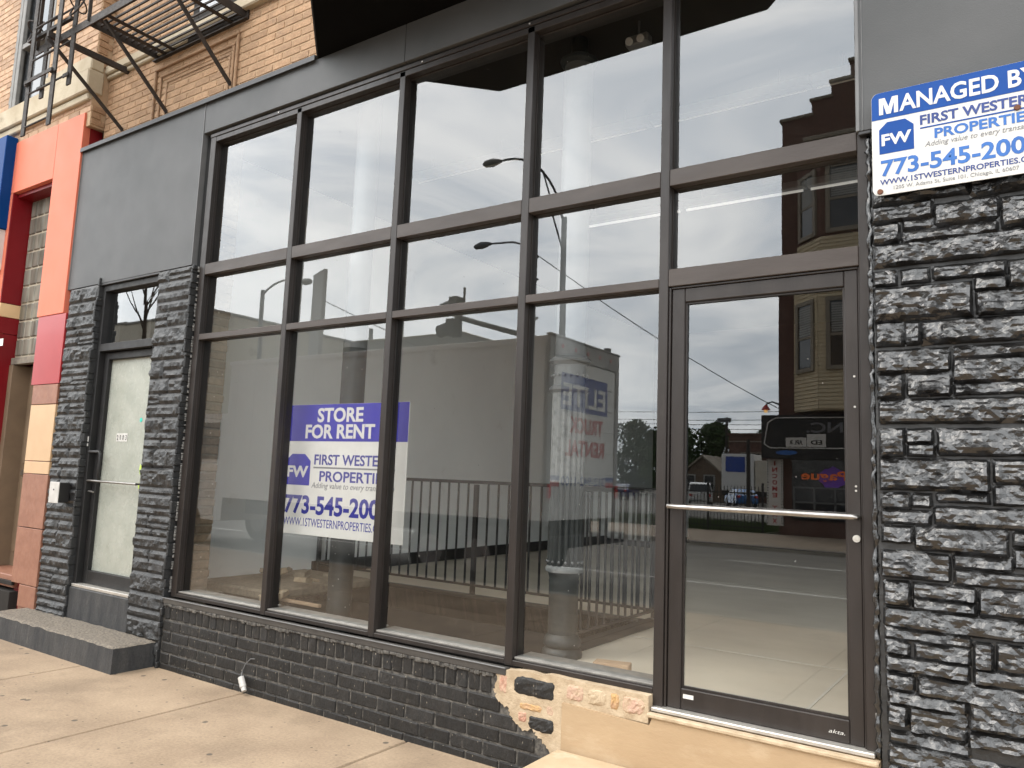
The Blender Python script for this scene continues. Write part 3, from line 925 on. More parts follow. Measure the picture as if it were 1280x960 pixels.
MB().tube([(-7.24, .05, 1.327), (-7.24, .02, 1.327), (-7.16, .02, 1.320)], .008, 8).build('latch_lever', M_CHROME, leaf, 40)
for i, dgt in enumerate('2003'):
    x = -6.985 + i * .046
    pl = MB().box(x, x + .042, .089, .0905, 1.79, 1.865).build('number_plate', M_WHITE, leaf)
    text('digit', dgt, (x + .010, .0888, 1.803), (1, 0, 0), (0, 0, 1), .022, .048, M_DIGIT, pl, bold=.03, thick=.0006)
r = random.Random(2)
for nm, mm, cx, cz_, rx, rz in (('paint_dab', M_TEAL, -6.61, 1.985, .020, .022), ('tape_scrap', M_LIME, -6.545, 1.55, .016, .045), ('tape_scrap', M_LIME, -6.548, 1.40, .009, .03)):
    MB().prism([(cx + rx * math.cos(t * PI / 6) * r.uniform(.75, 1.1), cz_ + rz * math.sin(t * PI / 6) * r.uniform(.75, 1.1)) for t in range(12)], 'y', .0895, .0912).build(nm, mm, leaf)
MB().cbox(-7.30, -6.33, -.02, .12, .47, .4965, .003).build('threshold', M_ALU, sdoor)
for z0, z1 in ((1.78, 1.83), (1.74, 1.765)):
    MB().box(-7.306, -7.288, -.0062, -.0035, z0, z1).build('sticker', M_WHITE, sdoor)
MB().cbox(-7.314, -6.320, -.03, .2, .0, .468, .008).build('sill_block', M_STEP_BLK, sdoor)

# concrete doorstep
st = thing('doorstep', (-7, -.2, 0), 'worn black edged concrete doorstep before the numbered door', 'step')
r = random.Random(6)
nx, ny = 60, 14
X0, X1, Y0, Y1 = -8.02, -5.87, -.385, -.037
vs, fs = [], []
for j in range(ny + 1):
    for i in range(nx + 1):
        x, y = X0 + (X1 - X0) * i / nx, Y0 + (Y1 - Y0) * j / ny
        e = min(x - X0, X1 - x, y - Y0) if j < ny else 1
        z = .197 + .005 * noise.noise(Vector((x * 9, y * 9, 0))) + .003 * noise.noise(Vector((x * 33, y * 33, 2)))
        if i in (0, nx) or j == 0:
            z -= .012 + .009 * noise.noise(Vector((x * 14, y * 14, 5)))
        vs.append((x, y, z))
fs = [(j * (nx + 1) + i, j * (nx + 1) + i + 1, (j + 1) * (nx + 1) + i + 1, (j + 1) * (nx + 1) + i) for j in range(ny) for i in range(nx)]
MB().add(vs, fs).build('tread', M_STEP_TOP, st, True)
b = MB()
front = [vs[i] for i in range(nx + 1)]
right = [vs[j * (nx + 1) + nx] for j in range(ny + 1)]
left = [vs[j * (nx + 1)] for j in range(ny + 1)][::-1]
for strip in (left + front[1:] + right[1:],):
    n_ = len(strip)
    vv = list(strip) + [(p[0], p[1], p[2] - .02) for p in strip] + [(p[0] + (.006 if p[0] > X1 - .01 else 0), p[1] - (.006 if p[1] < Y0 + .01 else 0), 0) for p in strip]
    ff = [(a + n_ * k, a + 1 + n_ * k, a + 1 + n_ * (k - 1), a + n_ * (k - 1)) for k in (1, 2) for a in range(n_ - 1)]
    b.add(vv, ff)
b.build('riser', M_STEP_BLK, st)

# ================================================================== GREY CLADDING above and beside the glass
FT = 4.735
fas = thing('fascia_cladding', (-4, 0, 3.3), 'smooth grey metal cladding panels over the shop windows and side door', 'cladding')
P_ = [(-7.925, -5.868, 3.285, FT), (-5.860, -3.55, 4.452, FT), (-3.546, -1.30, 4.452, FT), (-1.296, -.640, 4.452, FT), (-.634, 1.6, 3.268, FT)]
for a, b_, c, d in P_:
    MB().cbox(a, b_, -.028, .10, c, d, .003).build('panel', M_FASCIA, fas)
MB().cbox(-.640, -.622, -.034, .02, 3.268, FT, .003).cbox(-.612, -.607, -.032, .02, 3.268, FT, .002).build('edge_trim', M_FASCIA_TRIM, fas)
for x in (-5.868, -7.932):
    MB().cbox(x, x + .007, -.034, .02, 3.285, FT, .002).build('edge_trim', M_FASCIA_TRIM, fas)
MB().cbox(-7.94, -4.46, -.055, .125, FT + .002, FT + .026, .004).cbox(-7.94, -4.46, -.058, -.052, FT - .022, FT + .022, .002).build('cap_flashing', M_CAP, fas)
MB().cbox(-.63, -.575, -.03, .02, 3.25, 3.266, .003).build('bottom_flashing', M_CAP, fas)

# ================================================================== BLACK BAY that overhangs the shop front
bay = thing('bay_window', (-2.45, 0, FT), 'black clad bay that overhangs the shop front', 'bay window')
BP = [(-4.47, .10), (-4.47, -.005), (-3.535, -.945), (-1.37, -.945), (-.43, -.005), (-.43, .10)]
BZ = FT + .004
MB().prism(BP, 'z', BZ, BZ + .05).build('soffit', M_SOFFIT, bay)
body = [(x * 1.0 + (-2.45 - x) * .012, y * .985 + .0015) for x, y in BP]
MB().prism(body, 'z', BZ + .052, BZ + .75).build('spandrel', M_BLACK, bay)
MB().prism(body, 'z', BZ + 2.35, BZ + 3.3).build('upper_spandrel', M_BLACK, bay)
MB().prism([(x, y) for x, y in BP], 'z', BZ + 3.302, BZ + 3.42).build('cornice', M_BLACK, bay)
m = MB()
for (ax, ay), (bx, by) in zip(body[1:4], body[2:5]):
    for t in (0.03, .5, .97):
        px, py = ax + (bx - ax) * t, ay + (by - ay) * t
        m.box(px - .05, px + .05, py - .03, py + .07, BZ + .75, BZ + 2.35)
m.build('window_post', M_BLACK, bay)
for (ax, ay), (bx, by) in zip(body[1:4], body[2:5]):
    MB().add([(ax, ay + .03, BZ + .75), (bx, by + .03, BZ + .75), (bx, by + .03, BZ + 2.35), (ax, ay + .03, BZ + 2.35)], [(0, 1, 2, 3)]).build('pane', M_GLASS_FAR, bay)
MB().tube([(-4.47, -.01, BZ + .01), (-3.53, -.955, BZ + .01), (-1.37, -.955, BZ + .01), (-.43, -.01, BZ + .01)], .012, 6).build('drip_edge', M_BLACK, bay)

# ================================================================== MANAGED BY sign on the stone pier
ms = thing('metal_sign', (-.23, -.09, 3.15), 'white and blue MANAGED BY property sign on the right stone pier', 'sign')
SX0, SX1, SZ0, SZ1, SY = -.562, .105, 2.918, 3.402, -.092


def rounded(x0, x1, z0, z1, r, n=5):
    out = []
    for cx, cz_, a0 in ((x1 - r, z1 - r, 0), (x0 + r, z1 - r, 90), (x0 + r, z0 + r, 180), (x1 - r, z0 + r, 270)):
        for k in range(n + 1):
            t = rad(a0 + 90 * k / n)
            out.append((cx + r * math.cos(t), cz_ + r * math.sin(t)))
    return out


MB().prism(rounded(SX0, SX1, SZ0, SZ1, .03), 'y', SY, SY + .004).build('plate', M_WHITE, ms)
zb = SZ0 + (SZ1 - SZ0) * .735
hp = [q for q in rounded(SX0 + .001, SX1 - .001, SZ0, SZ1 - .001, .03) if q[1] > zb] + [(SX0 + .001, zb), (SX1 - .001, zb)]
hp = sorted(hp, key=lambda q: math.atan2(q[1] - (zb + .05), q[0] - (SX0 + SX1) / 2))
MB().prism(hp, 'y', SY - .0015, SY - .0002).build('header_band', M_SIGN_BLUE, ms)


def st_(name, body, x0, x1, z0, z1, m_, par, y, **k):
    return text(name, body, (x0, y, z0), (1, 0, 0), (0, 0, 1), x1 - x0, z1 - z0, m_, par, **k)


H_ = SZ1 - SZ0


def sz(f):
    return SZ1 - f * H_


mw, mz0, mz1, mx = .078, sz(.222), sz(.06), SX0 + .032
MB().prism([(mx, mz0), (mx, mz1), (mx + .024, mz1), (mx + mw / 2, mz0 + .034), (mx + mw - .024, mz1), (mx + mw, mz1), (mx + mw, mz0), (mx + mw - .017, mz0), (mx + mw - .017, mz1 - .026), (mx + mw / 2 + .009, mz0), (mx + mw / 2 - .009, mz0), (mx + .017, mz1 - .026), (mx + .017, mz0)], 'y', SY - .0028, SY - .0018).build('lettering', M_WHITE, ms)
st_('lettering', 'ANAGED BY', SX0 + .115, SX1 - .035, mz0, mz1, M_WHITE, ms, SY - .0018, bold=.022, thick=.001)
st_('lettering', 'FIRST WESTERN', SX0 + .195, SX1 - .028, sz(.395), sz(.300), M_SIGN_NAVY, ms, SY - .0005, bold=.03, thick=.001)
MB().box(SX0 + .195, SX1 - .028, SY - .0015, SY - .0002, sz(.430), sz(.417)).build('rule', M_SIGN_BLUE, ms)
st_('lettering', 'PROPERTIES', SX0 + .250, SX1 - .055, sz(.545), sz(.450), M_SIGN_MID, ms, SY - .0005, bold=.03, thick=.001)
st_('lettering', 'Adding value to every transaction', SX0 + .212, SX1 - .030, sz(.625), sz(.560), M_GREY_INK, ms, SY - .0005, shear=.25, thick=.0008)
st_('lettering', '773-545-2000', SX0 + .035, SX1 - .035, sz(.825), sz(.665), M_SIGN_MID, ms, SY - .0005, bold=.025, thick=.001)
st_('lettering', 'WWW.1STWESTERNPROPERTIES.COM', SX0 + .03, SX1 - .03, sz(.905), sz(.852), M_SIGN_NAVY, ms, SY - .0005, bold=.02, thick=.0008)
st_('lettering', '1205 W. Adams St, Suite 101, Chicago, IL 60607', SX0 + .085, SX1 - .115, sz(.972), sz(.925), M_GREY_INK, ms, SY - .0005, thick=.0008)


def fw_logo(par, x0, x1, z0, z1, y, m_):
    w, h = x1 - x0, z1 - z0
    MB().prism([(x0, z0), (x1, z0), (x1, z1 - .22 * h), (x1 - .24 * w, z1), (x0 + .24 * w, z1), (x0, z1 - .22 * h)], 'y', y - .0012, y - .0002).build('house_logo', m_, par)
    st_('lettering', 'FW', x0 + .07 * w, x1 - .07 * w, z0 + .25 * h, z0 + .62 * h, M_WHITE, par, y - .0014, bold=.035, thick=.001)


fw_logo(ms, SX0 + .030, SX0 + .170, sz(.605), sz(.300), SY, M_SIGN_BLUE)
MB().lathe((0, 0, 0), [(.004, 0), (.010, .001), (.010, .004), (.004, .007)], 10)
for x, z in ((-.008, sz(.41)), (SX0 + .03, sz(.965))):
    MB().cyl((x, SY - .008, z), (x, SY, z), .011, .013, n=12).build('bolt', M_RUST, ms)

# ================================================================== STORE FOR RENT sign behind the glass
rs = thing('rent_sign', (-4.15, .17, 1.14), 'white and blue STORE FOR RENT sign hung behind the shop glass', 'sign')
RX0, RX1, RZ0, RZ1, RY = -4.770, -3.500, 1.125, 2.085, .170
MB().cbox(RX0, RX1, RY, RY + .006, RZ0, RZ1, .001).build('plate', M_WHITE, rs)
RH = RZ1 - RZ0


def rz_(f):
    return RZ1 - f * RH


MB().box(RX0 + .001, RX1 - .001, RY - .0012, RY - .0002, rz_(.285), RZ1 - .001).build('header_band', M_RENT_BLUE, rs)
xm = (RX0 + RX1) / 2 - .03
st_('lettering', 'STORE', xm - .235, xm + .235, rz_(.140), rz_(.028), M_WHITE, rs, RY - .0014, bold=.03, thick=.001)
st_('lettering', 'FOR RENT', xm - .355, xm + .355, rz_(.265), rz_(.155), M_WHITE, rs, RY - .0014, bold=.03, thick=.001)
st_('lettering', 'FIRST WESTERN', -4.405, -3.615, rz_(.465), rz_(.385), M_RENT_INK, rs, RY - .0004, bold=.02, thick=.001)
MB().box(-4.41, -3.60, RY - .0012, RY - .0002, rz_(.492), rz_(.480)).build('rule', M_GREY_INK, rs)
st_('lettering', 'PROPERTIES', -4.34, -3.66, rz_(.590), rz_(.510), M_RENT_INK, rs, RY - .0004, bold=.02, thick=.001)
st_('lettering', 'Adding value to every transaction', -4.42, -3.60, rz_(.655), rz_(.598), M_GREY_INK, rs, RY - .0004, shear=.25, thick=.0008)
st_('lettering', '773-545-2000', -4.70, -3.635, rz_(.845), rz_(.700), M_RENT_INK, rs, RY - .0004, bold=.03, thick=.001)
st_('lettering', 'WWW.1STWESTERNPROPERTIES.COM', -4.70, -3.64, rz_(.935), rz_(.872), M_RENT_INK, rs, RY - .0004, bold=.005, thick=.0008)
fw_logo(rs, -4.715, -4.445, rz_(.625), rz_(.385), RY, M_RENT_BLUE)

# ================================================================== white junction box on the left pier, loose white fitting on a cord
jb = thing('junction_box', (-7.5, -.09, 1.3), 'small white cover plate on a black box on the leftmost stone pier', 'junction box')
MB().cbox(-7.575, -7.415, -.155, -.06, 1.215, 1.395, .006).build('back_box', M_BLACK, jb)
MB().cbox(-7.58, -7.41, -.166, -.157, 1.208, 1.40, .003).build('cover_plate', M_WHITE_PL, jb)
MB().cyl((-7.495, -.170, 1.33), (-7.495, -.165, 1.33), .007, n=8).build('screw', M_BLACK, jb)
lf = thing('loose_fitting', (-4.7, -.06, 0), 'white plastic fitting dangling on a wire at the foot of the black brick wall', 'fitting')
d = Vector((.085, -.02, -.10)).normalized()
p = Vector((-4.748, -.066, .112))
MB().cyl(p, p + d * .075, .023, n=14).cyl(p + d * .075, p + d * .105, .019, .017, n=14).build('body', M_WHITE_PL, lf, 40)
MB().tube([p, (-4.76, -.05, .15), (-4.74, -.045, .20), (-4.69, -.042, .245), (-4.65, -.035, .25)], .003, 6).build('wire', M_FASCIA_TRIM, lf)

# ================================================================== TAN BRICK UPPER WALL and the neighbour's brick front
bld = thing('brick_building', (-6, .12, 4.7), 'tan brick upper storey above the grey cladding behind the fire escape', 'building')
TY = .12
MB().box(-7.86, 1.6, TY, TY + .35, 4.60, 12.0).build('wall', M_MORTAR_TAN, bld)
BR = [brick_mesh('brick', .214, .0595, .005, M_BRICK_TAN, 60 + s, .0015, .004) for s in range(6)]
BRH = [brick_mesh('half_brick', .102, .0585, .008, M_BRICK_TAN, 70 + s, .0015, .004) for s in range(2)]
cnt = 0
for row in range(26):
    z = 4.80 + row * .0705
    x = -7.85 + (.11 if row % 2 else 0)
    if row % 2:
        put('brick', BRH[row % 2], bld, (-7.80, TY, z))
    while x < -4.15 and cnt < 330:
        # a window opening interrupts the wall above the platform
        if not (z > 5.66 and (-6.42 < x + .11 < -5.55)) and not (5.30 < z < 5.37 and False):
            put('brick', BR[(cnt * 7 + row) % 6], bld, (x + .11, TY, z))
            cnt += 1
        x += .2225
m = MB()
for row in range(70):
    z = 4.80 + row * .0705
    x = -7.85 + (.11 if row % 2 else 0)
    while x < .9:
        if not (row < 26 and x < -4.15) and not (5.6 < z < 7.4 and -6.45 < x + .11 < -5.5) and z < 9:
            m.box(x + .005, x + .214, TY - .007, TY + .002, z - .029, z + .029)
        x += .2225
tag(m.build('brickwork', M_BRICK_TAN, bld), kind='stuff')
# moulded frame lines of the spandrel panel
m = MB()
for k, (x0, x1, zt) in enumerate(((-6.96, -5.66, 5.41), (-6.87, -5.72, 5.325), (-6.775, -5.775, 5.25))):
    y0, y1 = TY - .030 + .008 * k, TY - .006
    m.cbox(x0, x1, y0, y1, zt - .028, zt, .006)
    m.cbox(x0, x0 + .028, y0, y1, 4.74, zt - .029, .006)
    m.cbox(x1 - .028, x1, y0, y1, 4.74, zt - .029, .006)
m.build('moulded_frame', M_BRICK_TAN, bld)
MB().cbox(-7.855, -6.45, TY - .06, TY + .02, 5.585, 5.68, .012).cbox(-7.855, -6.45, TY - .035, TY + .02, 5.54, 5.584, .01).build('stone_belt', M_LIMESTONE, bld)
MB().cbox(-6.52, -4.2, TY - .07, TY + .02, 5.575, 5.68, .012).build('window_sill', M_LIMESTONE, bld)
wn = MB()
for a, b_, c, d_ in ((-6.42, -6.33, 5.69, 7.3), (-5.62, -5.53, 5.69, 7.3), (-6.329, -5.621, 5.69, 5.78), (-6.329, -5.621, 6.45, 6.52)):
    wn.cbox(a, b_, TY - .012, TY - .001, c, d_, .003)
w_ = wn.build('window', M_INDARK, bld)
MB().box(-6.33, -5.62, TY - .006, TY - .003, 5.78, 7.3).build('pane', mat('curtained_pane', (.55, .56, .58), (.42, .44, .46), 2, rough=.12, stretch=(3, 1, .3)), w_)

nb = thing('neighbour_building', (-9, 0, 5), 'orange tan brick front with sash window and stone sill behind the hanging ladders', 'building')
NY = -.03
MB().box(-14, -9.82, NY, .5, 5.0, 12).box(-8.90, -7.862, NY, .5, 5.0, 12).box(-9.82, -8.90, NY, .5, 5.0, 5.588).box(-9.82, -8.90, NY, .5, 8.0, 12).build('wall', M_MORTAR_TAN, nb)
NBR = [brick_mesh('brick', .214, .0595, .005, M_BRICK_SAL, 80 + s, .0015, .004) for s in range(6)]
NBH = brick_mesh('half_brick', .112, .0585, .008, M_BRICK_SAL, 88, .0015, .004)
cnt = 0
for row in range(32):
    z = 5.182 + row * .0705
    if z > 7.3:
        break
    if 5.26 < z < 5.63:
        continue
    for xa, xb in ((-10.5, -9.80), (-8.92, -7.865)):
        if z < 5.3:
            xa, xb = (-10.5, -7.865) if xa < -10 else (0, 0)
        x = xb
        if row % 2:
            x -= .115
            put('brick', NBH, nb, (xb - .056, NY, z))
        while x - .2225 > xa:
            put('brick', NBR[(cnt * 5 + row) % 6], nb, (x - .11, NY, z))
            x -= .2225
            cnt += 1
        for hh in (0,):
            pass
# return face of the pilaster
m = MB()
for row in range(30):
    z = 5.05 + row * .0705
    if 5.24 < z < 5.62:
        continue
    m.cbox(-7.864, -7.852, NY + .006, NY + (.10 if row % 2 else .145), z - .029, z + .029, .003)
tag(m.build('corner_bricks', M_BRICK_TAN, nb), kind='stuff')
MB().cbox(-14, -7.845, -.105, .06, 5.345, 5.585, .012).cbox(-14, -7.87, -.075, .02, 5.265, 5.343, .01).build('window_sill', M_LIMESTONE, nb)
MB().cbox(-8.95, -7.845, -.085, .05, 5.5865, 5.75, .012).build('pilaster_base', M_LIMESTONE, nb)
wm = MB().cbox(-9.82, -9.74, NY - .005, .08, 5.588, 8, .004).cbox(-8.98, -8.90, NY - .005, .08, 5.588, 8, .004).cbox(-9.735, -9.655, NY - .002, NY + .04, 5.588, 8, .004)
wm.cbox(-9.739, -8.981, NY + .003, .08, 5.588, 5.66, .004).cbox(-9.65, -8.981, NY + .003, .07, 6.35, 6.41, .004)
ww = wm.build('window', mat('grey_window_trim', (.19, .18, .165), (.14, .135, .125), 12, rough=.6), nb)
MB().box(-9.74, -8.98, .05, .054, 5.66, 8).build('pane', mat('dark_sash_glass', (.055, .06, .065), (.09, .095, .10), 2, rough=.08, spec=.7), ww)

# ================================================================== FIRE ESCAPE
fe = thing('fire_escape', (-6.3, -.2, 5.5), 'rusty black iron fire escape platform on the tan brick wall', 'fire escape')
FZ = 5.545
FY0, FY1 = -.56, .105
fm = MB()
for y in (FY0, FY1):
    fm.bar((-7.0 if y > 0 else -7.95, y, FZ), (-5.56, y, FZ), .012, .075)
fm.bar((-6.94, FY0, FZ), (-6.94, FY1, FZ), .012, .075).bar((-5.60, FY0, FZ), (-5.60, FY1, FZ), .012, .075)
fm.bar((-7.0, FY1, FZ - .045), (-5.56, FY1, FZ - .045), .05, .012)
fm.build('platform_frame', M_IRON, fe)
for k in range(11):
    y = FY0 + .04 + k * (FY1 - FY0 - .08) / 10
    MB().bar((-6.935, y, FZ + .01), (-5.605, y, FZ + .01), .014, .016).build('slat', M_IRON, fe)
for x in (-6.80, -6.66, -5.78):
    MB().bar((x, FY0 + .006, FZ - .022), (x, FY1 - .006, FZ - .022), .045, .010).build('cross_bar', M_IRON, fe)
for x, ye in ((-7.49, -.655), (-6.72, FY0 + .02), (-5.735, FY0 + .02)):
    MB().bar((x, .118, 4.915), (x, ye, FZ - .04), .026, .026).build('brace', M_IRON, fe)
MB().bar((-7.49, -.665, FZ), (-7.49, .118, FZ), .035, .055).build('ladder_bracket', M_IRON, fe)
for x in (-7.9, -6.94, -6.27, -5.6):
    MB().bar((x, FY0 - .01, FZ), (x, FY0 - .01, FZ + 1.05), .03, .012, (1, 0, 0)).build('rail_post', M_IRON, fe)
for z in (.55, 1.04):
    MB().bar((-7.95, FY0 - .02, FZ + z), (-5.56, FY0 - .02, FZ + z), .012, .035).build('hand_rail', M_IRON, fe)


def ladder(y, zb, zt, label, x0, x1, zr):
    l = thing('drop_ladder', ((x0 + x1) / 2, y, zb), label, 'ladder', 'fire escape ladders')
    for x in (x0, x1):
        MB().bar((x, y, zb), (x, y, zt), .07, .014, (0, 1, 0)).build('rail', M_IRON, l)
    z = zb + .12 if zr is None else zr
    while z < zt:
        MB().cyl((x0, y, z), (x1, y, z), .009, n=8).build('rung', M_IRON, l)
        z += .33
    return l


ladder(-.665, 4.60, 7.6, 'long front ladder hanging lowest beside the fire escape platform', -7.76, -7.275, 4.68)
ladder(-.56, 5.015, 8.0, 'shorter rear ladder behind the lowest hanging ladder of the fire escape', -7.73, -7.215, 5.13)
gd = thing('ladder_guide', (-7.5, -.6, 5.1), 'iron clamps and round hoops that guide the hanging fire escape ladders', 'ladder guide')
for x in (-7.745, -7.245):
    MB().cbox(x - .05, x + .05, -.69, -.675, 5.09, 5.13, .003).cbox(x - .05, x + .05, -.585, -.573, 5.09, 5.13, .003).build('clamp', M_IRON, gd)
MB().bar((-7.76, -.70, 5.11), (-7.24, -.70, 5.11), .012, .035).build('tie_bar', M_IRON, gd)
for cx, cz_, cy_, ry in ((-7.22, 5.80, -.55, .12), (-7.9, 5.72, -.60, .13)):
    hp = [(cx + .085 * math.cos(t * PI / 10), cy_ + .05 * math.sin(t * PI / 10), cz_ + ry * math.sin(t * PI / 10)) for t in range(21)]
    MB().tube(hp, .008, 6).build('hoop', M_IRON, gd)
    hp = [(cx + .085 * math.cos(t * PI / 10), cy_ - .07 * math.sin(t * PI / 10), cz_ + .02 + .06 * math.sin(t * PI / 10)) for t in range(21)]
    MB().tube(hp, .007, 6).build('hoop', M_IRON, gd)
MB().bar((-7.95, -.62, 5.62), (-7.15, -.62, 5.62), .03, .03).build('cross_bar', M_IRON, gd)

# ================================================================== NEIGHBOUR'S COLOURED SHOP FRONT
ns = thing('neighbour_storefront', (-8.6, 0, 0), 'shop front of salmon and maroon panels with a glass block window at far left', 'storefront')
SYF = -.052
for a, b_, c, d_ in ((-9.46, -8.475, 4.545, 5.145), (-8.470, -7.935, 3.052, 5.145), (-9.46, -9.375, 2.2, 4.542)):
    MB().cbox(a, b_, SYF, .02, c, d_, .003).build('salmon_panel', M_SALMON, ns)
MB().cbox(-8.43, -7.87, SYF, .02, 2.345, 3.046, .003).build('red_panel', M_RED_PANEL, ns)
MB().box(-9.46, -7.93, .021, .14, 4.546, 5.2).box(-8.47, -7.87, .021, .14, .0, 4.545).box(-12.5, -9.371, .021, .14, 0, 5.2).build('backing', M_MAROON, ns)
for z0, z1, mm, nm in ((3.30, 4.545, M_MAROON, 'maroon_panel'), (3.145, 3.297, M_CREAM, 'cream_strip'), (2.96, 3.142, M_MAROON, 'maroon_panel'), (1.75, 2.957, M_MAROON, 'maroon_panel'), (.45, 1.747, M_TILE_BRN, 'brown_tile')):
    MB().cbox(-9.374, -9.355, SYF + .003, .33, z0, z1 - .004, .002).build(nm, mm, ns)
    MB().cbox(-12.5, -9.47, SYF, .02, z0, z1 - .004, .002).build(nm, mm, ns)
MB().box(-9.30, -9.17, SYF - .0025, SYF - .0005, 2.80, 2.88).build('sticker', M_WHITE, ns)
MB().box(-9.354, -8.40, .0, .26, 4.501, 4.544).build('soffit', M_MAROON, ns)
# glass blocks, 4 wide
gbm = [MB().cbox(-.070, .070, -.018, .02, -.092, .092, .012).mesh('glass_block', M_GBLOCK)]
MB().box(-9.354, -8.45, .158, .25, 2.70, 4.50).build('block_mortar', M_GBLOCK_MORTAR, ns)
for r_ in range(9):
    for c_ in range(6):
        put('glass_block', gbm[0], ns, (-9.275 + c_ * .152, .163, 2.815 + r_ * .1985))
MB().cbox(-9.354, -8.45, .12, .20, 2.625, 2.70, .004).build('lintel_angle', mat('dirty_lintel', (.22, .19, .15), (.12, .10, .08), 12, rough=.9, bump=.4), ns)
# doorway below
MB().box(-12.5, -7.875, .34, .36, 0, 5.2).build('rear_wall', M_INDARK, ns)
MB().box(-9.354, -8.45, .30, .33, .45, 2.63).build('door', M_DOORWAY, ns)
MB().cbox(-9.354, -9.27, .11, .31, .45, 2.62, .004).build('door_frame', M_DOORWAY, ns)
MB().cbox(-9.2, -8.6, .285, .299, 1.55, 2.45, .006).cbox(-9.2, -8.6, .285, .299, .6, 1.4, .006).build('door_panel', M_DOORWAY, ns)
MB().cyl((-9.15, .27, 1.45), (-9.15, .30, 1.45), .03, n=10).build('door_knob', M_CHROME, ns)
MB().cbox(-9.36, -8.40, -.02, .35, .33, .45, .006).build('door_sill', M_TILE_BRN, ns)
MB().cbox(-9.36, -8.37, -.05, -.02, .36, .40, .004).cbox(-9.36, -8.37, -.06, .3, .0, .30, .004).build('step_block', M_INDARK, ns)
for z0, z1, mm, nm in ((2.145, 2.342, M_TILE_BRN, 'brown_tile'), (1.585, 2.142, M_TILE_BEI, 'beige_tile'), (1.46, 1.582, M_TILE_BEI, 'beige_tile'), (.94, 1.457, M_TILE_BRN, 'brown_tile'), (.40, .936, M_TILE_BRN, 'brown_tile'), (.19, .397, M_TILE_BRN, 'brown_tile')):
    MB().cbox(-8.37 if z0 > .3 else -8.2, -7.868, SYF - .004, .02, z0, z1 - .004, .003).build(nm, mm, ns)
MB().box(-8.21, -7.87, SYF + .01, .02, 0, .19).build('plinth', M_TILE_BRN, ns)

bs = thing('projecting_sign', (-9.9, -.12, 4.1), 'blue sign board with cream and yellow parts beside the salmon panels', 'sign')
MB().cbox(-12, -9.42, -.16, -.04, 4.13, 5.20, .006).build('blue_face', M_BLUE_SIGN, bs)
MB().cbox(-12, -9.44, -.15, -.04, 3.67, 4.126, .005).build('cream_face', M_WHITE, bs)
MB().cbox(-12, -9.56, -.14, -.04, 3.22, 3.666, .005).build('yellow_face', M_YELLOW, bs)
MB().box(-12, -9.62, -.143, -.139, 3.28, 3.60).build('black_inset', M_BLACK, bs)
nz2 = thing('notice', (-8.75, .1, 2.65), 'small white and red warning notice hung over the glass blocks', 'notice')
a = Vector((-8.80, .135, 2.74))
MB().cbox(-8.80, -8.50, .125, .132, 2.665, 2.965, .002).build('plate', M_WHITE, nz2)
MB().box(-8.795, -8.505, .1225, .1245, 2.67, 2.725).build('red_band', M_SIGN_RED, nz2)
MB().cyl((-8.66, .1228, 2.868), (-8.66, .1245, 2.868), .016, n=12).prism([(-8.685, 2.75), (-8.635, 2.75), (-8.645, 2.85), (-8.675, 2.85)], 'y', .1230, .1246).build('pictogram', M_SIGN_RED, nz2)
MB().box(-8.70, -8.62, .1230, .1246, 2.905, 2.93).build('illegible_line', M_GREY_INK, nz2)

# ================================================================== INSIDE THE SHOP
FLZ = .5
LW, RW, BW, CZ = -6.40, 2.4, 10.8, 4.62
HX0, HX1, HY0, HY1 = -6.0, -2.52, .205, 2.02       # stair pit opening
fl = MB().box(LW, HX0, .205, HY1, .3, FLZ).box(HX1, RW, .125, HY1, .3, FLZ).box(LW, RW, HY1, BW, .3, FLZ)
floor = struct(fl.build('interior_floor', M_INFLOOR))
MB().box(LW, RW, 5.08, 5.10, FLZ + .001, FLZ + .003).box(HX1 + .02, RW, 1.50, 1.512, FLZ + .001, FLZ + .003).box(-1.0, -.985, .3, 5.05, FLZ + .001, FLZ + .0028).build('floor_joint', M_FLOORLINE, floor)
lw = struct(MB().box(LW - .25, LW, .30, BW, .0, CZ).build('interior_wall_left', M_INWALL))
MB().cbox(LW - .02, LW + .022, 2.0, BW - .05, FLZ, FLZ + .14, .004).build('skirting_board', M_SKIRT, lw)
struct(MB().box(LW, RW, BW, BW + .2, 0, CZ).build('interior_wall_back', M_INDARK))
rwl = struct(MB().box(RW, RW + .2, .24, BW, 0, 1.0).box(RW, RW + .2, .24, BW, 4.3, CZ).box(RW, RW + .2, .24, .5, 1.0, 4.3).box(RW, RW + .2, 4.03, BW, 1.0, 4.3).build('interior_wall_right', M_INDARK))  # opening in this unseen wall is added to brighten the left wall
for k in range(3):
    MB().cbox(RW + .05, RW + .11, 0.53 + k * 1.72 - .03, 0.53 + k * 1.72 + .03, 1.0, 4.3, .004).build('added_window_mullion', M_BRONZE, rwl)
for k in range(2):  # panes of the added daylight window, out of view
    MB().box(RW + .078, RW + .082, 0.56 + k * 1.72, 2.22 + k * 1.72, 1.0, 4.3).build('added_window_pane', M_GLASS, rwl)
struct(MB().box(LW - .3, RW + .2, .16, BW + .2, CZ, CZ + .12).build('interior_ceiling', M_INDARK))
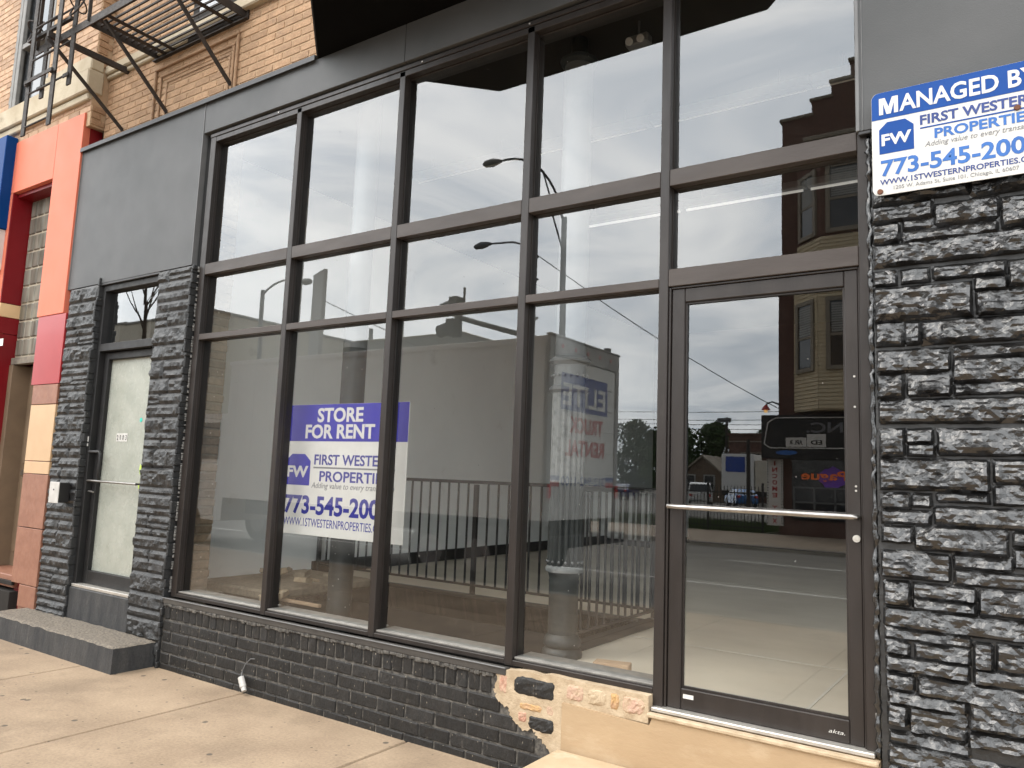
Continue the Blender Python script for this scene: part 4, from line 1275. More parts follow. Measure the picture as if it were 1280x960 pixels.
# masonry beside the left jamb, bare brick
bw = struct(MB().box(-6.42, -5.80, .152, .335, 0, CZ).build('interior_wall_return', M_INMORTAR))
IB = [brick_mesh('brick', .205, .060, .008, M_INBRICK, 90 + s, .002, .005) for s in range(5)]
IBF = [brick_mesh('brick', .225, .060, .008, M_INBRICK, 95 + s, .002, .005) for s in range(5)]
for r_ in range(44):
    z = .63 + r_ * .0735
    put('brick', IB[(r_ * 3) % 5], bw, (-5.797, .245 + random.uniform(-.006, .006), z), rot=(0, 0, PI / 2), scale=(.88 if r_ % 2 else .8, 1, 1))
# ceiling-height wall closing the side entrance's own passage
struct(MB().box(-8.6, -6.66, 2.2, 2.25, .0, CZ).box(-8.65, -8.6, .125, 2.25, 0, CZ).box(-6.70, -6.66, .125, 2.2, 0, CZ).box(-8.6, -6.70, .125, 2.2, 3.9, 3.95).box(-8.6, -7.33, .125, .15, 0, 3.9).build('passage_wall', M_INDARK))
struct(MB().box(-8.6, -6.70, .15, 2.2, .3, .46).build('passage_floor', M_INDARK))
# stair pit
pit = thing('stair_pit', (-4.3, 1.1, .5), 'dark open stair pit in the floor just behind the shop glass', 'stair pit')
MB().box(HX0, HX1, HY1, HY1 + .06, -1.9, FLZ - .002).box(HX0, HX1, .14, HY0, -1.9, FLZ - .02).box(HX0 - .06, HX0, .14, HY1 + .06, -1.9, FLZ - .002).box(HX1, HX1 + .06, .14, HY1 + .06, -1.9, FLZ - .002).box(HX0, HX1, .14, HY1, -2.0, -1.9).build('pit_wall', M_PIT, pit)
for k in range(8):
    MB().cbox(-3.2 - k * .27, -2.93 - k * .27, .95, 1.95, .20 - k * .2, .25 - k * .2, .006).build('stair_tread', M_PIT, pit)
MB().cbox(HX1 - .03, HX1 + .05, .62, HY1, FLZ + .001, FLZ + .055, .006).cbox(HX0, HX1 - .031, HY1 - .03, HY1 + .03, FLZ + .001, FLZ + .035, .006).build('pit_kerb', M_RAIL, pit)
# broken plaster rubble at the wall end of the pit
r = random.Random(21)
for k in range(16):
    x, y = r.uniform(-6.3, -5.35), r.uniform(.70, 1.45)
    s_ = r.uniform(.03, .085)
    b_ = MB().cbox(-s_, s_, -s_ * .7, s_ * .7, -s_ * .35, s_ * .35, s_ * .12)
    b_.v = [(p[0] * r.uniform(.8, 1.1), p[1] * r.uniform(.8, 1.1), p[2] * r.uniform(.8, 1.1)) for p in b_.v]
    o = put('plaster_chunk', b_.mesh('plaster_chunk', r.choice((M_INMORTAR, M_INMORTAR, M_PATCH))), None, (x, y, FLZ + s_ * .36 + .10 * (y > 1)), rot=(r.uniform(-.3, .3), r.uniform(-.3, .3), r.uniform(0, 3)))
    tag(o, 'broken pale plaster chunk among the rubble behind the leftmost low pane', 'rubble', 'plaster rubble by the stair pit')
sh = thing('rubble_ledge', (-5.9, 1.0, .5), 'broken ledge of bare lath and plaster behind the left low panes', 'ledge')
MB().cbox(-6.38, -5.42, .64, 1.9, FLZ - .02, FLZ + .07, .02).build('slab', M_INMORTAR, sh)
MB().cbox(-5.9, -4.95, .80, .84, FLZ - .03, FLZ - .005, .004).build('lath', M_LOOSE_BRICK, sh)

# columns
def column(x, y, rr, label, fluted):
    c = thing('iron_column', (x, y, FLZ), label, 'column', 'columns behind the shop glass')
    if fluted:
        MB().lathe((x, y, FLZ), [(.125, 0), (.128, .02), (.122, .045), (.105, .06), (.118, .075), (.12, .10), (.108, .125), (.096, .14)], 28).build('base', M_COLUMN, c, 35)
        MB().lathe((x, y, FLZ), [(.095, .141), (.094, .44), (.098, .46), (.094, .48), (.108, .52)], 16).build('plinth_shaft', M_COLUMN, c, 35)
        MB().lathe((x, y, FLZ), [(.118, .521), (.122, .535), (.118, .55), (.106, .56)], 28).build('collar', M_COLUMN_F, c, 35)
        MB().lathe((x, y, FLZ), [(.112, .561), (.110, 1.08)], 96, flute=.016, nf=16).build('fluted_shaft', M_COLUMN, c)
        MB().lathe((x, y, FLZ), [(.110, 1.081), (.109, 1.66)], 96, flute=.016, nf=16).build('fluted_shaft', M_COLUMN_F, c)
        for k in range(16):
            t = 2 * PI * (k + .5) / 16
            MB().lathe((x + .112 * math.cos(t), y + .112 * math.sin(t), FLZ + .585), [(.002, -.009), (.009, -.004), (.009, .004), (.002, .009)], 8).build('bead', M_COLUMN_W, c, True)
            MB().lathe((x + .112 * math.cos(t), y + .112 * math.sin(t), FLZ + 1.77), [(.002, -.011), (.011, -.004), (.011, .004), (.002, .011)], 8).build('bead', M_COLUMN_W, c, True)
        MB().lathe((x, y, FLZ), [(.112, 1.661), (.132, 1.675), (.134, 1.69), (.115, 1.705), (.104, 1.71), (.102, 1.84), (.118, 1.85), (.135, 1.862), (.137, 1.876), (.118, 1.89), (.102, 1.90)], 28).build('capital', M_COLUMN_W, c, 35)
        MB().lathe((x, y, FLZ), [(.101, 1.901), (.097, 3.92)], 28).build('upper_shaft', M_COLUMN_W, c, 35)
        MB().lathe((x, y, FLZ), [(.098, 3.921), (.125, 3.94), (.13, 3.96), (.10, 3.98)], 28).build('top_collar', M_COLUMN, c, 35)
        MB().lathe((x, y, FLZ), [(.06, 3.981), (.058, 4.12)], 20).build('top_pin', M_COLUMN, c, 35)
    else:
        MB().lathe((x, y, FLZ), [(.092, -1.6), (.092, 2.045)], 24).build('lower_shaft', M_COLUMN, c, 35)
        MB().lathe((x, y, FLZ), [(.091, 2.046), (.088, 4.12)], 24).build('upper_shaft', M_COLUMN_W, c, 35)
    return c


column(-2.505, .60, .11, 'fluted iron column with white capital behind the pane left of the glass door', True)
column(-4.345, .45, .09, 'plain round column, dark below and white above, behind the rent sign', False)

# railing round the pit
rl = thing('stair_railing', (-4.4, 2.05, FLZ), 'black metal railing with thin upright bars around the stair pit', 'railing')
TOP, BOT = 1.56, .60
MB().cbox(LW + .02, -2.50, 2.03, 2.07, TOP - .03, TOP, .004).build('top_rail', M_RAIL, rl)
MB().cbox(LW + .02, -2.50, 2.038, 2.062, BOT, BOT + .02, .003).build('bottom_rail', M_RAIL, rl)
MB().cbox(-2.54, -2.50, .74, 2.028, TOP - .035, TOP - .005, .004).build('top_rail', M_RAIL, rl)
MB().cbox(-2.532, -2.508, .74, 2.036, BOT, BOT + .02, .003).build('bottom_rail', M_RAIL, rl)
for x, y in ((LW + .05, 2.05), (-5.55, 2.05), (-4.30, 2.05), (-3.40, 2.05), (-2.52, 2.05), (-2.52, .76)):
    MB().cbox(x - .02, x + .02, y - .02, y + .02, FLZ + .002, TOP - .036, .003).build('post', M_RAIL, rl)
balm = MB().cbox(-.008, .008, -.008, .008, BOT - FLZ + .02, TOP - FLZ - .03, .002).mesh('baluster', M_RAIL)
x = LW + .165
while x < -2.6:
    if min(abs(x - q) for q in (-5.55, -4.30, -3.40)) > .05:
        put('baluster', balm, rl, (x, 2.05, FLZ))
    x += .115
y = .86
while y < 2.0:
    put('baluster', balm, rl, (-2.52, y, FLZ))
    y += .112

ct = thing('counter', (-5.8, 9.5, FLZ), 'grey half-height counter at the back of the shop', 'counter')
MB().cbox(-6.39, -5.55, 8.75, 10.6, FLZ + .10, FLZ + .92, .01).build('body', M_INWALL, ct)
MB().cbox(-6.39, -5.53, 8.72, 10.62, FLZ, FLZ + .098, .004).build('plinth', M_SKIRT, ct)
MB().cbox(-6.39, -5.35, 8.6, 10.7, FLZ + .922, FLZ + .96, .006).build('worktop', mat('grey_worktop', (.3, .3, .29), (.26, .26, .25), 4, rough=.4), ct)
for y, (x0, x1) in ((3.57, (-4.15, 1.2)), (1.66, (-4.9, 1.2))):
    k = 0
    x = x0
    while x < x1:
        f_ = thing('strip_light', (x, y, 4.45), 'long white fluorescent strip light under the shop ceiling, %s row' % ('rear' if y > 3 else 'front'), 'strip light', 'strip lights under the shop ceiling, %s row' % ('rear' if y > 3 else 'front'))
        MB().cbox(x, x + 1.22, y - .05, y + .05, 4.43, 4.50, .006).build('housing', M_COLUMN_W, f_)
        MB().cyl((x + .03, y, 4.41), (x + 1.19, y, 4.41), .013 if y > 3 else .006, n=10).build('tube', M_TUBE if y > 3 else M_WHITE, f_, 40)
        MB().cyl((x + .2, y, 4.50), (x + .2, y, CZ), .004, n=6).cyl((x + 1.0, y, 4.50), (x + 1.0, y, CZ), .004, n=6).build('hanger', M_COLUMN_W, f_)
        x += 1.23
el2 = thing('emergency_light', (-2.05, .60, 4.5), 'small twin-lamp emergency light high behind the upper shop glass', 'emergency light')
MB().cbox(-2.14, -1.98, .56, .64, 4.44, 4.51, .01).build('housing', M_FASCIA_TRIM, el2)
for x in (-2.10, -2.02):
    MB().cyl((x, .555, 4.46), (x, .535, 4.455), .022, .026, n=12).build('lamp', M_WHITE_PL, el2)
MB().cyl((-2.06, .60, 4.51), (-2.06, .60, CZ), .008, n=6).build('stem', M_FASCIA_TRIM, el2)
lb = MB().cbox(-.105, .105, -.048, .048, 0, .062, .004)
tag(put('loose_brick', lb.mesh('loose_brick', M_LOOSE_BRICK), None, (-2.07, .43, FLZ + .001), rot=(0, 0, .25)), 'single loose tan brick on the floor beside the fluted column', 'brick')

# ================================================================== ACROSS THE STREET (seen mirrored in the shop glass)
M_TRUCK = mat('white_truck_body', (.76, .75, .72), (.70, .69, .66), 2, rough=.45, dirt=((.5, .48, .44), 1.6, .56, .5))
M_TRUCK_DOOR = mat('truck_roll_door', (.72, .71, .67), (.64, .63, .59), 3, rough=.5, dirt=((.5, .48, .44), 3, .6, .4))
M_TRUCK_TRIM = mat('truck_aluminium_edge', (.34, .33, .31), (.26, .25, .24), 8, rough=.5, metallic=.3)
M_TYRE = mat('tyre_rubber', (.018, .018, .018), (.03, .03, .03), 10, rough=.85)
M_RIM = mat('wheel_rim', (.35, .35, .35), (.25, .25, .25), 10, rough=.4, metallic=.6)
M_CHASSIS = mat('black_chassis', (.02, .02, .02), (.03, .03, .03), 8, rough=.7)
M_RED_LENS = mat('red_lens', (.55, .01, .01), (.5, .01, .01), 8, rough=.2)
M_AMBER = mat('amber_lens', (.7, .25, .02), (.65, .22, .02), 8, rough=.2)
M_CARGLASS = mat('tinted_car_glass', (.02, .024, .028), (.03, .034, .038), 4, rough=.05, spec=.8)
M_TBLUE = mat('truck_blue_letters', (.02, .045, .24), (.018, .04, .22), 5, rough=.5)
M_TRED = mat('truck_red_letters', (.45, .03, .035), (.42, .028, .03), 5, rough=.5)


def wheel(par, x, y, z, r_, w, axis='y'):
    s = 1
    a = MB().cyl((x, y - w / 2, z), (x, y + w / 2, z), r_, n=24).build('wheel', M_TYRE, par, 40)
    MB().cyl((x, y - w / 2 - .004, z), (x, y + w / 2 + .004, z), r_ * .58, n=18).cyl((x, y - w / 2 - .02, z), (x, y + w / 2 + .02, z), r_ * .2, n=10).build('rim', M_RIM, a, 40)
    return a


tr = thing('box_truck', (-10, -7.5, -.13), 'white rental box truck parked at the kerb facing away, mirrored in the shop glass', 'truck')
TX0, TX1, TY0, TY1, TZ0, TZ1 = -14.3, -6.2, -8.76, -6.32, .95, 3.86
MB().cbox(TX0, TX1 - .05, TY0, TY1, TZ0, TZ1, .05).build('box_body', M_TRUCK, tr)
m = MB()
for k in range(14):
    x = TX0 + .3 + k * .57
    m.box(x, x + .012, TY1, TY1 + .004, TZ0 + .05, TZ1 - .12)
m.box(TX0, TX1 - .05, TY1, TY1 + .014, TZ1 - .11, TZ1 - .02).box(TX0, TX1 - .05, TY1, TY1 + .014, TZ0, TZ0 + .14)
m.build('side_rail', M_TRUCK, tr)
fr = MB()
fr.cbox(TX1 - .06, TX1, TY1 - .12, TY1 + .005, TZ0, TZ1, .01).cbox(TX1 - .06, TX1, TY0 - .005, TY0 + .12, TZ0, TZ1, .01).cbox(TX1 - .061, TX1 - .001, TY0 + .12, TY1 - .12, TZ1 - .30, TZ1, .01)
fr.build('rear_frame', M_TRUCK_TRIM, tr)
MB().cbox(TX1 - .08, TX1 + .02, TY0 - .02, TY1 + .02, TZ1 + .001, TZ1 + .03, .008).build('roof_edge', M_TRUCK_TRIM, tr)
np_ = 7
ph = (TZ1 - .31 - TZ0) / np_
for k in range(np_):
    MB().cbox(TX1 - .055, TX1 - .02, TY0 + .125, TY1 - .125, TZ0 + k * ph + .004, TZ0 + (k + 1) * ph - .004, .004).build('door_panel', M_TRUCK_DOOR, tr)
for k in range(5):
    y = TY0 + .35 + k * .43
    MB().cyl((TX1 - .002, y, TZ1 - .13), (TX1 + .012, y, TZ1 - .13), .035, n=10).build('marker_lamp', M_RED_LENS, tr)
UX, UZ = (0, 1, 0), (0, 0, 1)
XF = TX1 - .019
MB().box(XF, XF + .002, TY0 + .42, TY1 - .40, 2.72, 3.32).build('logo_board', M_TBLUE, tr)
text('lettering', 'ELITE', (XF + .0035, TY0 + .50, 2.80), UX, UZ, 1.48, .36, M_TRUCK_DOOR, tr, bold=.02)
text('lettering', 'TRUCK', (XF + .001, TY0 + .56, 2.36), UX, UZ, 1.18, .27, M_TRED, tr, bold=.03)
text('lettering', 'RENTAL', (XF + .001, TY0 + .50, 1.98), UX, UZ, 1.36, .27, M_TRED, tr, bold=.03)
text('lettering', '312-942-1100', (XF + .001, TY0 + .46, 1.50), UX, UZ, 1.50, .15, M_TBLUE, tr, bold=.01)
for y0, y1 in ((TY0 + .13, TY0 + .42), (TY1 - .42, TY1 - .13)):
    MB().box(XF, XF + .002, y0, y1, 1.58, 1.655).build('stripe', M_TBLUE, tr)
    MB().box(XF, XF + .002, y0, y1, 1.485, 1.56).build('stripe', M_TRED, tr)
for y in (TY0 + .06, TY1 - .06):
    MB().cbox(TX1 + .001, TX1 + .03, y - .045, y + .045, 1.30, 1.52, .008).build('tail_light', M_RED_LENS, tr)
MB().cbox(TX1 - .02, TX1 + .22, TY0 + .1, TY1 - .1, .55, .72, .01).build('bumper', M_CHASSIS, tr)
MB().box(TX0 - 1.6, TX1 - .1, -8.0, -7.75, .60, .94).box(TX0 - 1.6, TX1 - .1, -7.35, -7.1, .60, .94).build('chassis_rail', M_CHASSIS, tr)
for x, ys_ in ((-7.6, (-8.55, -6.62)), (-8.6, (-8.55, -6.62)), (-15.6, (-8.5, -6.65))):
    for y in ys_:
        wheel(tr, x, y, .33, .46, .3)
cab = MB().prism([(-14.45, .45), (-14.45, 2.75), (-15.35, 2.75), (-15.95, 1.75), (-16.75, 1.60), (-16.85, .45)], 'y', -8.6, -6.5).build('cab', M_TRUCK, tr)
MB().prism([(-15.40, 2.62), (-15.93, 1.80), (-15.98, 1.80), (-15.45, 2.66)], 'y', -8.45, -6.65).build('windscreen', M_CARGLASS, cab)
MB().prism([(-14.7, 1.75), (-14.7, 2.55), (-15.3, 2.55), (-15.75, 1.75)], 'y', -6.499, -6.49).build('side_window', M_CARGLASS, cab)
MB().cbox(-16.97, -16.8, -8.6, -6.5, .40, .65, .02).build('front_bumper', M_CHASSIS, cab)
for y in (-8.35, -6.75):
    MB().cyl((-16.8, y, 1.05), (-16.87, y, 1.05), .13, n=12).build('headlight', M_WHITE, cab)

M_POLE = mat('galvanised_pole', (.20, .205, .21), (.15, .155, .16), 6, rough=.5, metallic=.4)
M_POLE_D = mat('dark_wood_pole', (.035, .03, .026), (.05, .042, .035), 8, rough=.9)
M_POLE_B = mat('black_street_iron', (.02, .021, .022), (.03, .03, .031), 8, rough=.5)


def street_lamp(x, y, h, head, label, m_, r_=.11, two=False):
    o = thing('street_lamp', (x, y, 0), label, 'street lamp', 'street lamps across the road')
    MB().cyl((x, y, 0), (x, y, .8), r_ * 1.6, r_ * 1.5, n=14).build('base', m_, o, 40)
    MB().cyl((x, y, .8), (x, y, h), r_, r_ * .72, n=14).build('pole', m_, o, 40)
    hx, hy, hz = head
    P0, P3 = Vector((x, y, h - .25)), Vector((hx, hy, hz))
    P1, P2 = P0 + (P3 - P0) * .25 + Vector((0, 0, (hz - h) * .55 + .3)), P0 + (P3 - P0) * .6 + Vector((0, 0, (hz - h) * .35 + .35))
    arc = [(1 - t) ** 3 * P0 + 3 * (1 - t) ** 2 * t * P1 + 3 * (1 - t) * t * t * P2 + t ** 3 * P3 for t in [k / 10 for k in range(11)]]
    MB().tube(arc, .045, 8).build('arm', m_, o, 40)
    if two:
        MB().tube([Vector((x, y, h - 1.3)), arc[4], arc[7]], .03, 6).build('arm_stay', m_, o)
    d = (arc[-1] - arc[-3]).normalized()
    d.z *= .2
    d.normalize()
    q = arc[-1]
    MB().tube([q - d * .15, q, q + d * .25, q + d * .55, q + d * .68], [.05, .10, .16, .13, .03], 12).build('lamp_head', m_, o, 40)
    return o


street_lamp(-13.2, -18.6, 10.6, (-16.2, -18.4, 13.3), 'tall dark street lamp with a long raised arm above the box truck', M_POLE_B, .13, True)
street_lamp(-29.7, -18.8, 9.8, (-27.3, -18.8, 10.0), 'pale grey street lamp with a curved arm at far left of the reflections', M_POLE, .13)
up_ = thing('utility_pole', (-17.7, -23.6, 0), 'dark wooden utility pole with a lamp arm behind the box truck', 'utility pole', 'utility poles')
MB().cyl((-17.7, -23.6, 0), (-17.7, -23.6, 11.5), .17, .12, n=12).build('pole', M_POLE_D, up_, 40)
MB().tube([(-17.7, -23.5, 11.0), (-18.3, -23.5, 11.7), (-19.0, -23.5, 11.95), (-20.3, -23.5, 12.05)], .045, 8).build('lamp_arm', M_POLE, up_, 40)
MB().tube([(-20.2, -23.5, 12.05), (-20.4, -23.5, 12.05), (-20.7, -23.5, 12.03), (-21.05, -23.5, 12.0), (-21.15, -23.5, 11.99)], [.06, .12, .17, .12, .03], 12).build('lamp_head', M_POLE, up_, 40)
for z in (10.9, 9.9, 8.3):
    MB().cyl((-17.5, -23.5, z), (-17.3, -23.5, z + .12), .05, n=8).build('insulator', M_POLE_D, up_)

sg = thing('traffic_signal', (-11.4, -18.5, 0), 'black traffic signal on a long mast arm over the road', 'traffic signal')
MB().cyl((-11.4, -18.5, 0), (-11.4, -18.5, 5.9), .15, .12, n=14).build('pole', M_POLE_B, sg, 40)
MB().cyl((-11.4, -18.5, 5.6), (-11.25, -10.2, 5.35), .10, .06, n=12).build('mast_arm', M_POLE_B, sg, 40)
for z0, x_ in ((5.36, -11.35), (4.86, -11.35)):
    hd_ = MB().cbox(x_ - .02, x_ + .24, -10.28, -9.94, z0, z0 + .40, .02).build('signal_head', M_POLE_B, sg)
    MB().cyl((x_ - .02, -10.11, z0 + .20), (x_ - .32, -10.11, z0 + .14), .16, .15, n=14).build('visor', M_POLE_B, hd_, 40)
MB().cyl((-11.02, -10.11, 4.85), (-11.02, -10.11, 5.98), .03, n=8).cyl((-11.02, -10.11, 5.40), (-11.25, -10.2, 5.40), .04, n=8).build('bracket', M_POLE_B, sg)

py = thing('pylon_sign', (-26, -18.8, 0), 'tall pale grey blank pylon sign at left of the reflections', 'sign')
MB().cyl((-26.5, -19.0, 0), (-26.5, -19.0, 10.1), .16, n=14).build('post', M_POLE, py, 40)
MB().add([(-26.35, -18.85, 5.2), (-25.05, -18.27, 5.2), (-25.05, -18.27, 10.2), (-26.35, -18.85, 10.2), (-26.42, -18.69, 5.2), (-25.12, -18.11, 5.2), (-25.12, -18.11, 10.2), (-26.42, -18.69, 10.2)],
         [(0, 1, 2, 3), (7, 6, 5, 4), (0, 4, 5, 1), (1, 5, 6, 2), (2, 6, 7, 3), (3, 7, 4, 0)]).build('panel', M_TRUCK_TRIM, py)


def wire(p0, p1, sag, label, r_=.018):
    p0, p1 = Vector(p0), Vector(p1)
    pts = [p0.lerp(p1, k / 16) - Vector((0, 0, sag * 4 * (k / 16) * (1 - k / 16))) for k in range(17)]
    tag(MB().tube(pts, r_, 5).at('overhead_wire', M_CHASSIS, p0), label, 'wire', 'overhead wires')


wire((-17.4, -23.5, 11.1), (-9.2, -46, 4.6), .6, 'sloping service wire running down from the utility pole', .022)
for k, (z, yy) in enumerate(((10.4, -84), (9.5, -84.5), (9.0, -85), (8.5, -85.5))):
    wire((-60, yy, z + .4), (8, yy, z), .5, ['top', 'second', 'third', 'lowest'][k] + ' of four level overhead wires above the parking lot', .035)
wire((-25.4, -18.4, 8.9), (-20.8, -23, 6.5), .1, 'short stay wire beside the blank pylon sign', .02)

# beige building at the left
M_BEIGE = mat('beige_painted_brick', (.60, .55, .45), (.54, .49, .40), 2, rough=.85, bump=.3, bscale=12, dirt=((.25, .21, .16), .8, .58, .5))
M_BEIGE2 = mat('grey_block_wall', (.33, .325, .30), (.28, .275, .255), 2, rough=.85)
bb = thing('beige_building', (-50, -30, 0), 'long beige building with a flat roof edge behind the box truck', 'building')
MB().box(-62, -40, -34, -23.2, 0, 10.6).build('wall', M_BEIGE, bb)
MB().cbox(-62.1, -39.9, -34.1, -23.1, 10.6, 10.75, .03).build('roof_edge', M_BEIGE2, bb)
for k in range(3):
    w_ = MB().cbox(-39.99, -39.94, -32.6 + k * 3.1, -31.2 + k * 3.1, 5.6, 7.6, .01).build('window', M_BEIGE2, bb)
    MB().box(-39.95, -39.93, -32.5 + k * 3.1, -31.3 + k * 3.1, 5.7, 7.5).build('pane', M_CARGLASS, w_)
gb = thing('grey_building', (-40, -38, 0), 'low grey block building beyond the beige one', 'building')
MB().box(-46, -30, -44, -34.5, 0, 10.7).build('wall', M_BEIGE2, gb)
MB().cyl((-39, -35, 10.7), (-39, -35, 11.7), .15, n=8).build('vent_pipe', M_POLE, gb)
MB().cbox(-46.1, -29.9, -44.1, -34.4, 10.702, 10.8, .03).build('roof_edge', M_BEIGE, gb)

# corner building with the clapboard bay
M_DKBRICK = mat('dark_red_brick', (.125, .062, .045), (.085, .042, .031), 8, rough=.85, bump=.4, bscale=14, vary=.1)
M_CLAP = mat('tan_clapboard', (.58, .48, .32), (.52, .43, .28), 4, rough=.7)
M_TRIM_D = mat('brown_trim', (.26, .22, .165), (.21, .18, .14), 6, rough=.7)
cbd = thing('corner_building', (-4, -27, 0), 'dark red brick corner building with stepped parapet and a tan clapboard bay', 'building')
CF = -24.0
par = [(-7.40, 0), (-7.40, 15.0), (-6.35, 15.0), (-6.35, 15.55), (-5.68, 15.55), (-5.68, 16.1), (-5.02, 16.1), (-5.02, 16.75), (-.9, 16.75), (-.9, 16.1), (-.2, 16.1), (-.2, 15.5), (.5, 15.5), (.5, 15.0), (1.6, 15.0), (1.6, 0)]
MB().prism(par, 'y', CF - .4, CF).build('front_wall', M_DKBRICK, cbd)
MB().box(-7.40, 1.6, -40, CF - .401, 0, 14.6).build('rear_block', M_DKBRICK, cbd)
for x0, x1, z in ((-7.5, -6.30, 15.0), (-6.42, -5.62, 15.55), (-5.75, -4.96, 16.1), (-5.09, -.85, 16.75)):
    MB().cbox(x0, x1, CF - .45, CF + .06, z + .001, z + .12, .02).build('coping', M_TRIM_D, cbd)
# bay: plan polygon, lapped boards
BPn = [(-6.85, CF + .001), (-5.85, CF + .95), (-2.4, CF + .95), (-1.4, CF + .001)]
MB().prism(BPn, 'z', 4.25, 10.25).build('bay_body', M_CLAP, cbd)
m = MB()
for (ax, ay), (bx, by) in zip(BPn[:3], BPn[1:]):
    n_ = Vector((by - ay, -(bx - ax), 0)).normalized() * -1
    for k in range(46):
        z = 4.3 + k * .13
        o1, o2 = n_ * .035, n_ * .006
        m.add([(ax + o1.x, ay + o1.y, z), (bx + o1.x, by + o1.y, z), (bx + o2.x, by + o2.y, z + .13), (ax + o2.x, ay + o2.y, z + .13)], [(0, 1, 2, 3)])
        m.add([(ax, ay, z), (bx, by, z), (bx + o1.x, by + o1.y, z), (ax + o1.x, ay + o1.y, z)], [(0, 1, 2, 3)])
tag(m.build('clapboards', M_CLAP, cbd), kind='stuff')


def wall_window(par_, p, ux, w, h, fr_m, blind=True):
    """window standing on the plane through p (bottom centre) with horizontal direction ux"""
    ux = Vector(ux).normalized()
    n_ = Vector((ux.y, -ux.x, 0)) * -1
    p = Vector(p)

    def quad(m_, a0, a1, z0, z1, d0, d1):
        vs = []
        for a, z, d in ((a0, z0, d0), (a1, z0, d0), (a1, z1, d0), (a0, z1, d0), (a0, z0, d1), (a1, z0, d1), (a1, z1, d1), (a0, z1, d1)):
            q = p + ux * a + n_ * d
            vs.append((q.x, q.y, p.z + z))
        m_.add(vs, [(0, 1, 2, 3), (7, 6, 5, 4), (0, 4, 5, 1), (1, 5, 6, 2), (2, 6, 7, 3), (3, 7, 4, 0)])
    m_ = MB()
    f = .14
    quad(m_, -w / 2 - f, -w / 2, -f, h + f, 0, .09)
    quad(m_, w / 2, w / 2 + f, -f, h + f, 0, .09)
    quad(m_, -w / 2, w / 2, h, h + f, 0, .09)
    quad(m_, -w / 2, w / 2, -f, 0, 0, .11)
    quad(m_, -w / 2, w / 2, h * .46, h * .50, .0, .07)
    o = m_.build('window', fr_m, par_)
    g_ = MB()
    quad(g_, -w / 2, w / 2, 0, h, 0, .045)
    g_.build('pane', M_CARGLASS, o)
    if blind:
        b2 = MB()
        for k in range(12):
            quad(b2, -w / 2 + .04, w / 2 - .04, h * (.52 + .038 * k), h * (.52 + .038 * k) + h * .028, .046, .052)
        b2.build('blind', M_BEIGE2, o)
    return o


ang = (BPn[1][0] - BPn[0][0], BPn[1][1] - BPn[0][1], 0)
mid = ((BPn[0][0] + BPn[1][0]) / 2, (BPn[0][1] + BPn[1][1]) / 2)
wall_window(cbd, (mid[0], mid[1], 5.7), ang, .75, 2.2, M_TRIM_D)
wall_window(cbd, (-5.05, CF + .95, 5.7), (1, 0, 0), .8, 2.2, M_TRIM_D)
wall_window(cbd, (-3.4, CF + .95, 5.7), (1, 0, 0), .9, 2.2, M_TRIM_D)
MB().prism([(-6.85, CF + .001), (-5.85, CF + .95), (-2.4, CF + .95), (-1.4, CF + .001)], 'z', 10.251, 13.6).build('upper_bay', M_DKBRICK, cbd)
wall_window(cbd, (mid[0], mid[1], 10.5), ang, .72, 2.1, M_TRIM_D)
wall_window(cbd, (-5.05, CF + .95, 10.5), (1, 0, 0), .95, 2.15, M_TRIM_D)
MB().cbox(-6.4, -1.8, CF, CF + 1.1, 13.601, 13.75, .02).build('bay_roof', M_TRIM_D, cbd)
# ground floor shop of that building
MB().box(-6.95, 1.2, CF + .002, CF + .05, .55, 2.86).build('shop_glass', M_CARGLASS, cbd)
MB().box(-7.3, 1.4, CF + .002, CF + .12, 0, .5).build('shop_plinth', M_DKBRICK, cbd)
m = MB()
for z in (.62, 1.12, 1.62):
    m.box(-6.9, -4.2, CF + .06, CF + .10, z, z + .06)
for k in range(5):
    m.box(-6.9 + k * .66, -6.84 + k * .66, CF + .06, CF + .10, .681, 1.619)
m.build('window_grille', M_POLE, cbd)
aw = thing('awning_sign', (-5, -23.6, 3), 'black shop sign with white outline over the corner shop window', 'sign')
MB().box(-7.85, -2.2, CF + .13, CF + .55, 2.62, 4.12).build('sign_box', M_BLACK, aw)
yo = CF + .552
m = MB()
oc = [(-7.75, 3.12), (-7.55, 2.98), (-2.4, 2.98), (-2.4, 4.02), (-7.35, 4.02), (-7.62, 3.86)]
for (ax, az), (bx, bz) in zip(oc, oc[1:] + oc[:1]):
    m.bar((ax, yo + .006, az), (bx, yo + .006, bz), .03, .035)
m.build('outline', M_WHITE, aw)
TU = (-1, 0, 0)
text('lettering', 'INC.', (-5.0, yo + .004, 3.50), TU, UZ, 1.35, .36, M_GREY_INK, aw, bold=.02, thick=.01)
for x0, x1, z1_, tx in ((-6.35, -7.02, 3.34, 'APL R'), (-5.72, -6.33, 3.46, 'ED')):
    pl = MB().box(x1, x0, yo + .001, yo + .012, 3.02, z1_).build('plate', M_WHITE, aw)
    text('lettering', tx, (x0 - .12, yo + .0125, 3.10), TU, UZ, abs(x1 - x0) - .24, .15, M_DIGIT, pl, bold=.03, thick=.004)
MB().prism([(-7.0 + .36 * math.cos(t * PI / 8), 2.82 + .08 * math.sin(t * PI / 8)) for t in range(16)], 'y', yo, yo + .01).build('oval_badge', M_SIGN_MID, aw)
it = thing('banner_sign', (-7.5, -23.8, .8), 'tall white sign reading INCOME TAX in red beside the corner shop window', 'sign')
MB().cbox(-7.78, -7.22, CF + .13, CF + .17, .30, 2.60, .01).build('board', M_WHITE, it)
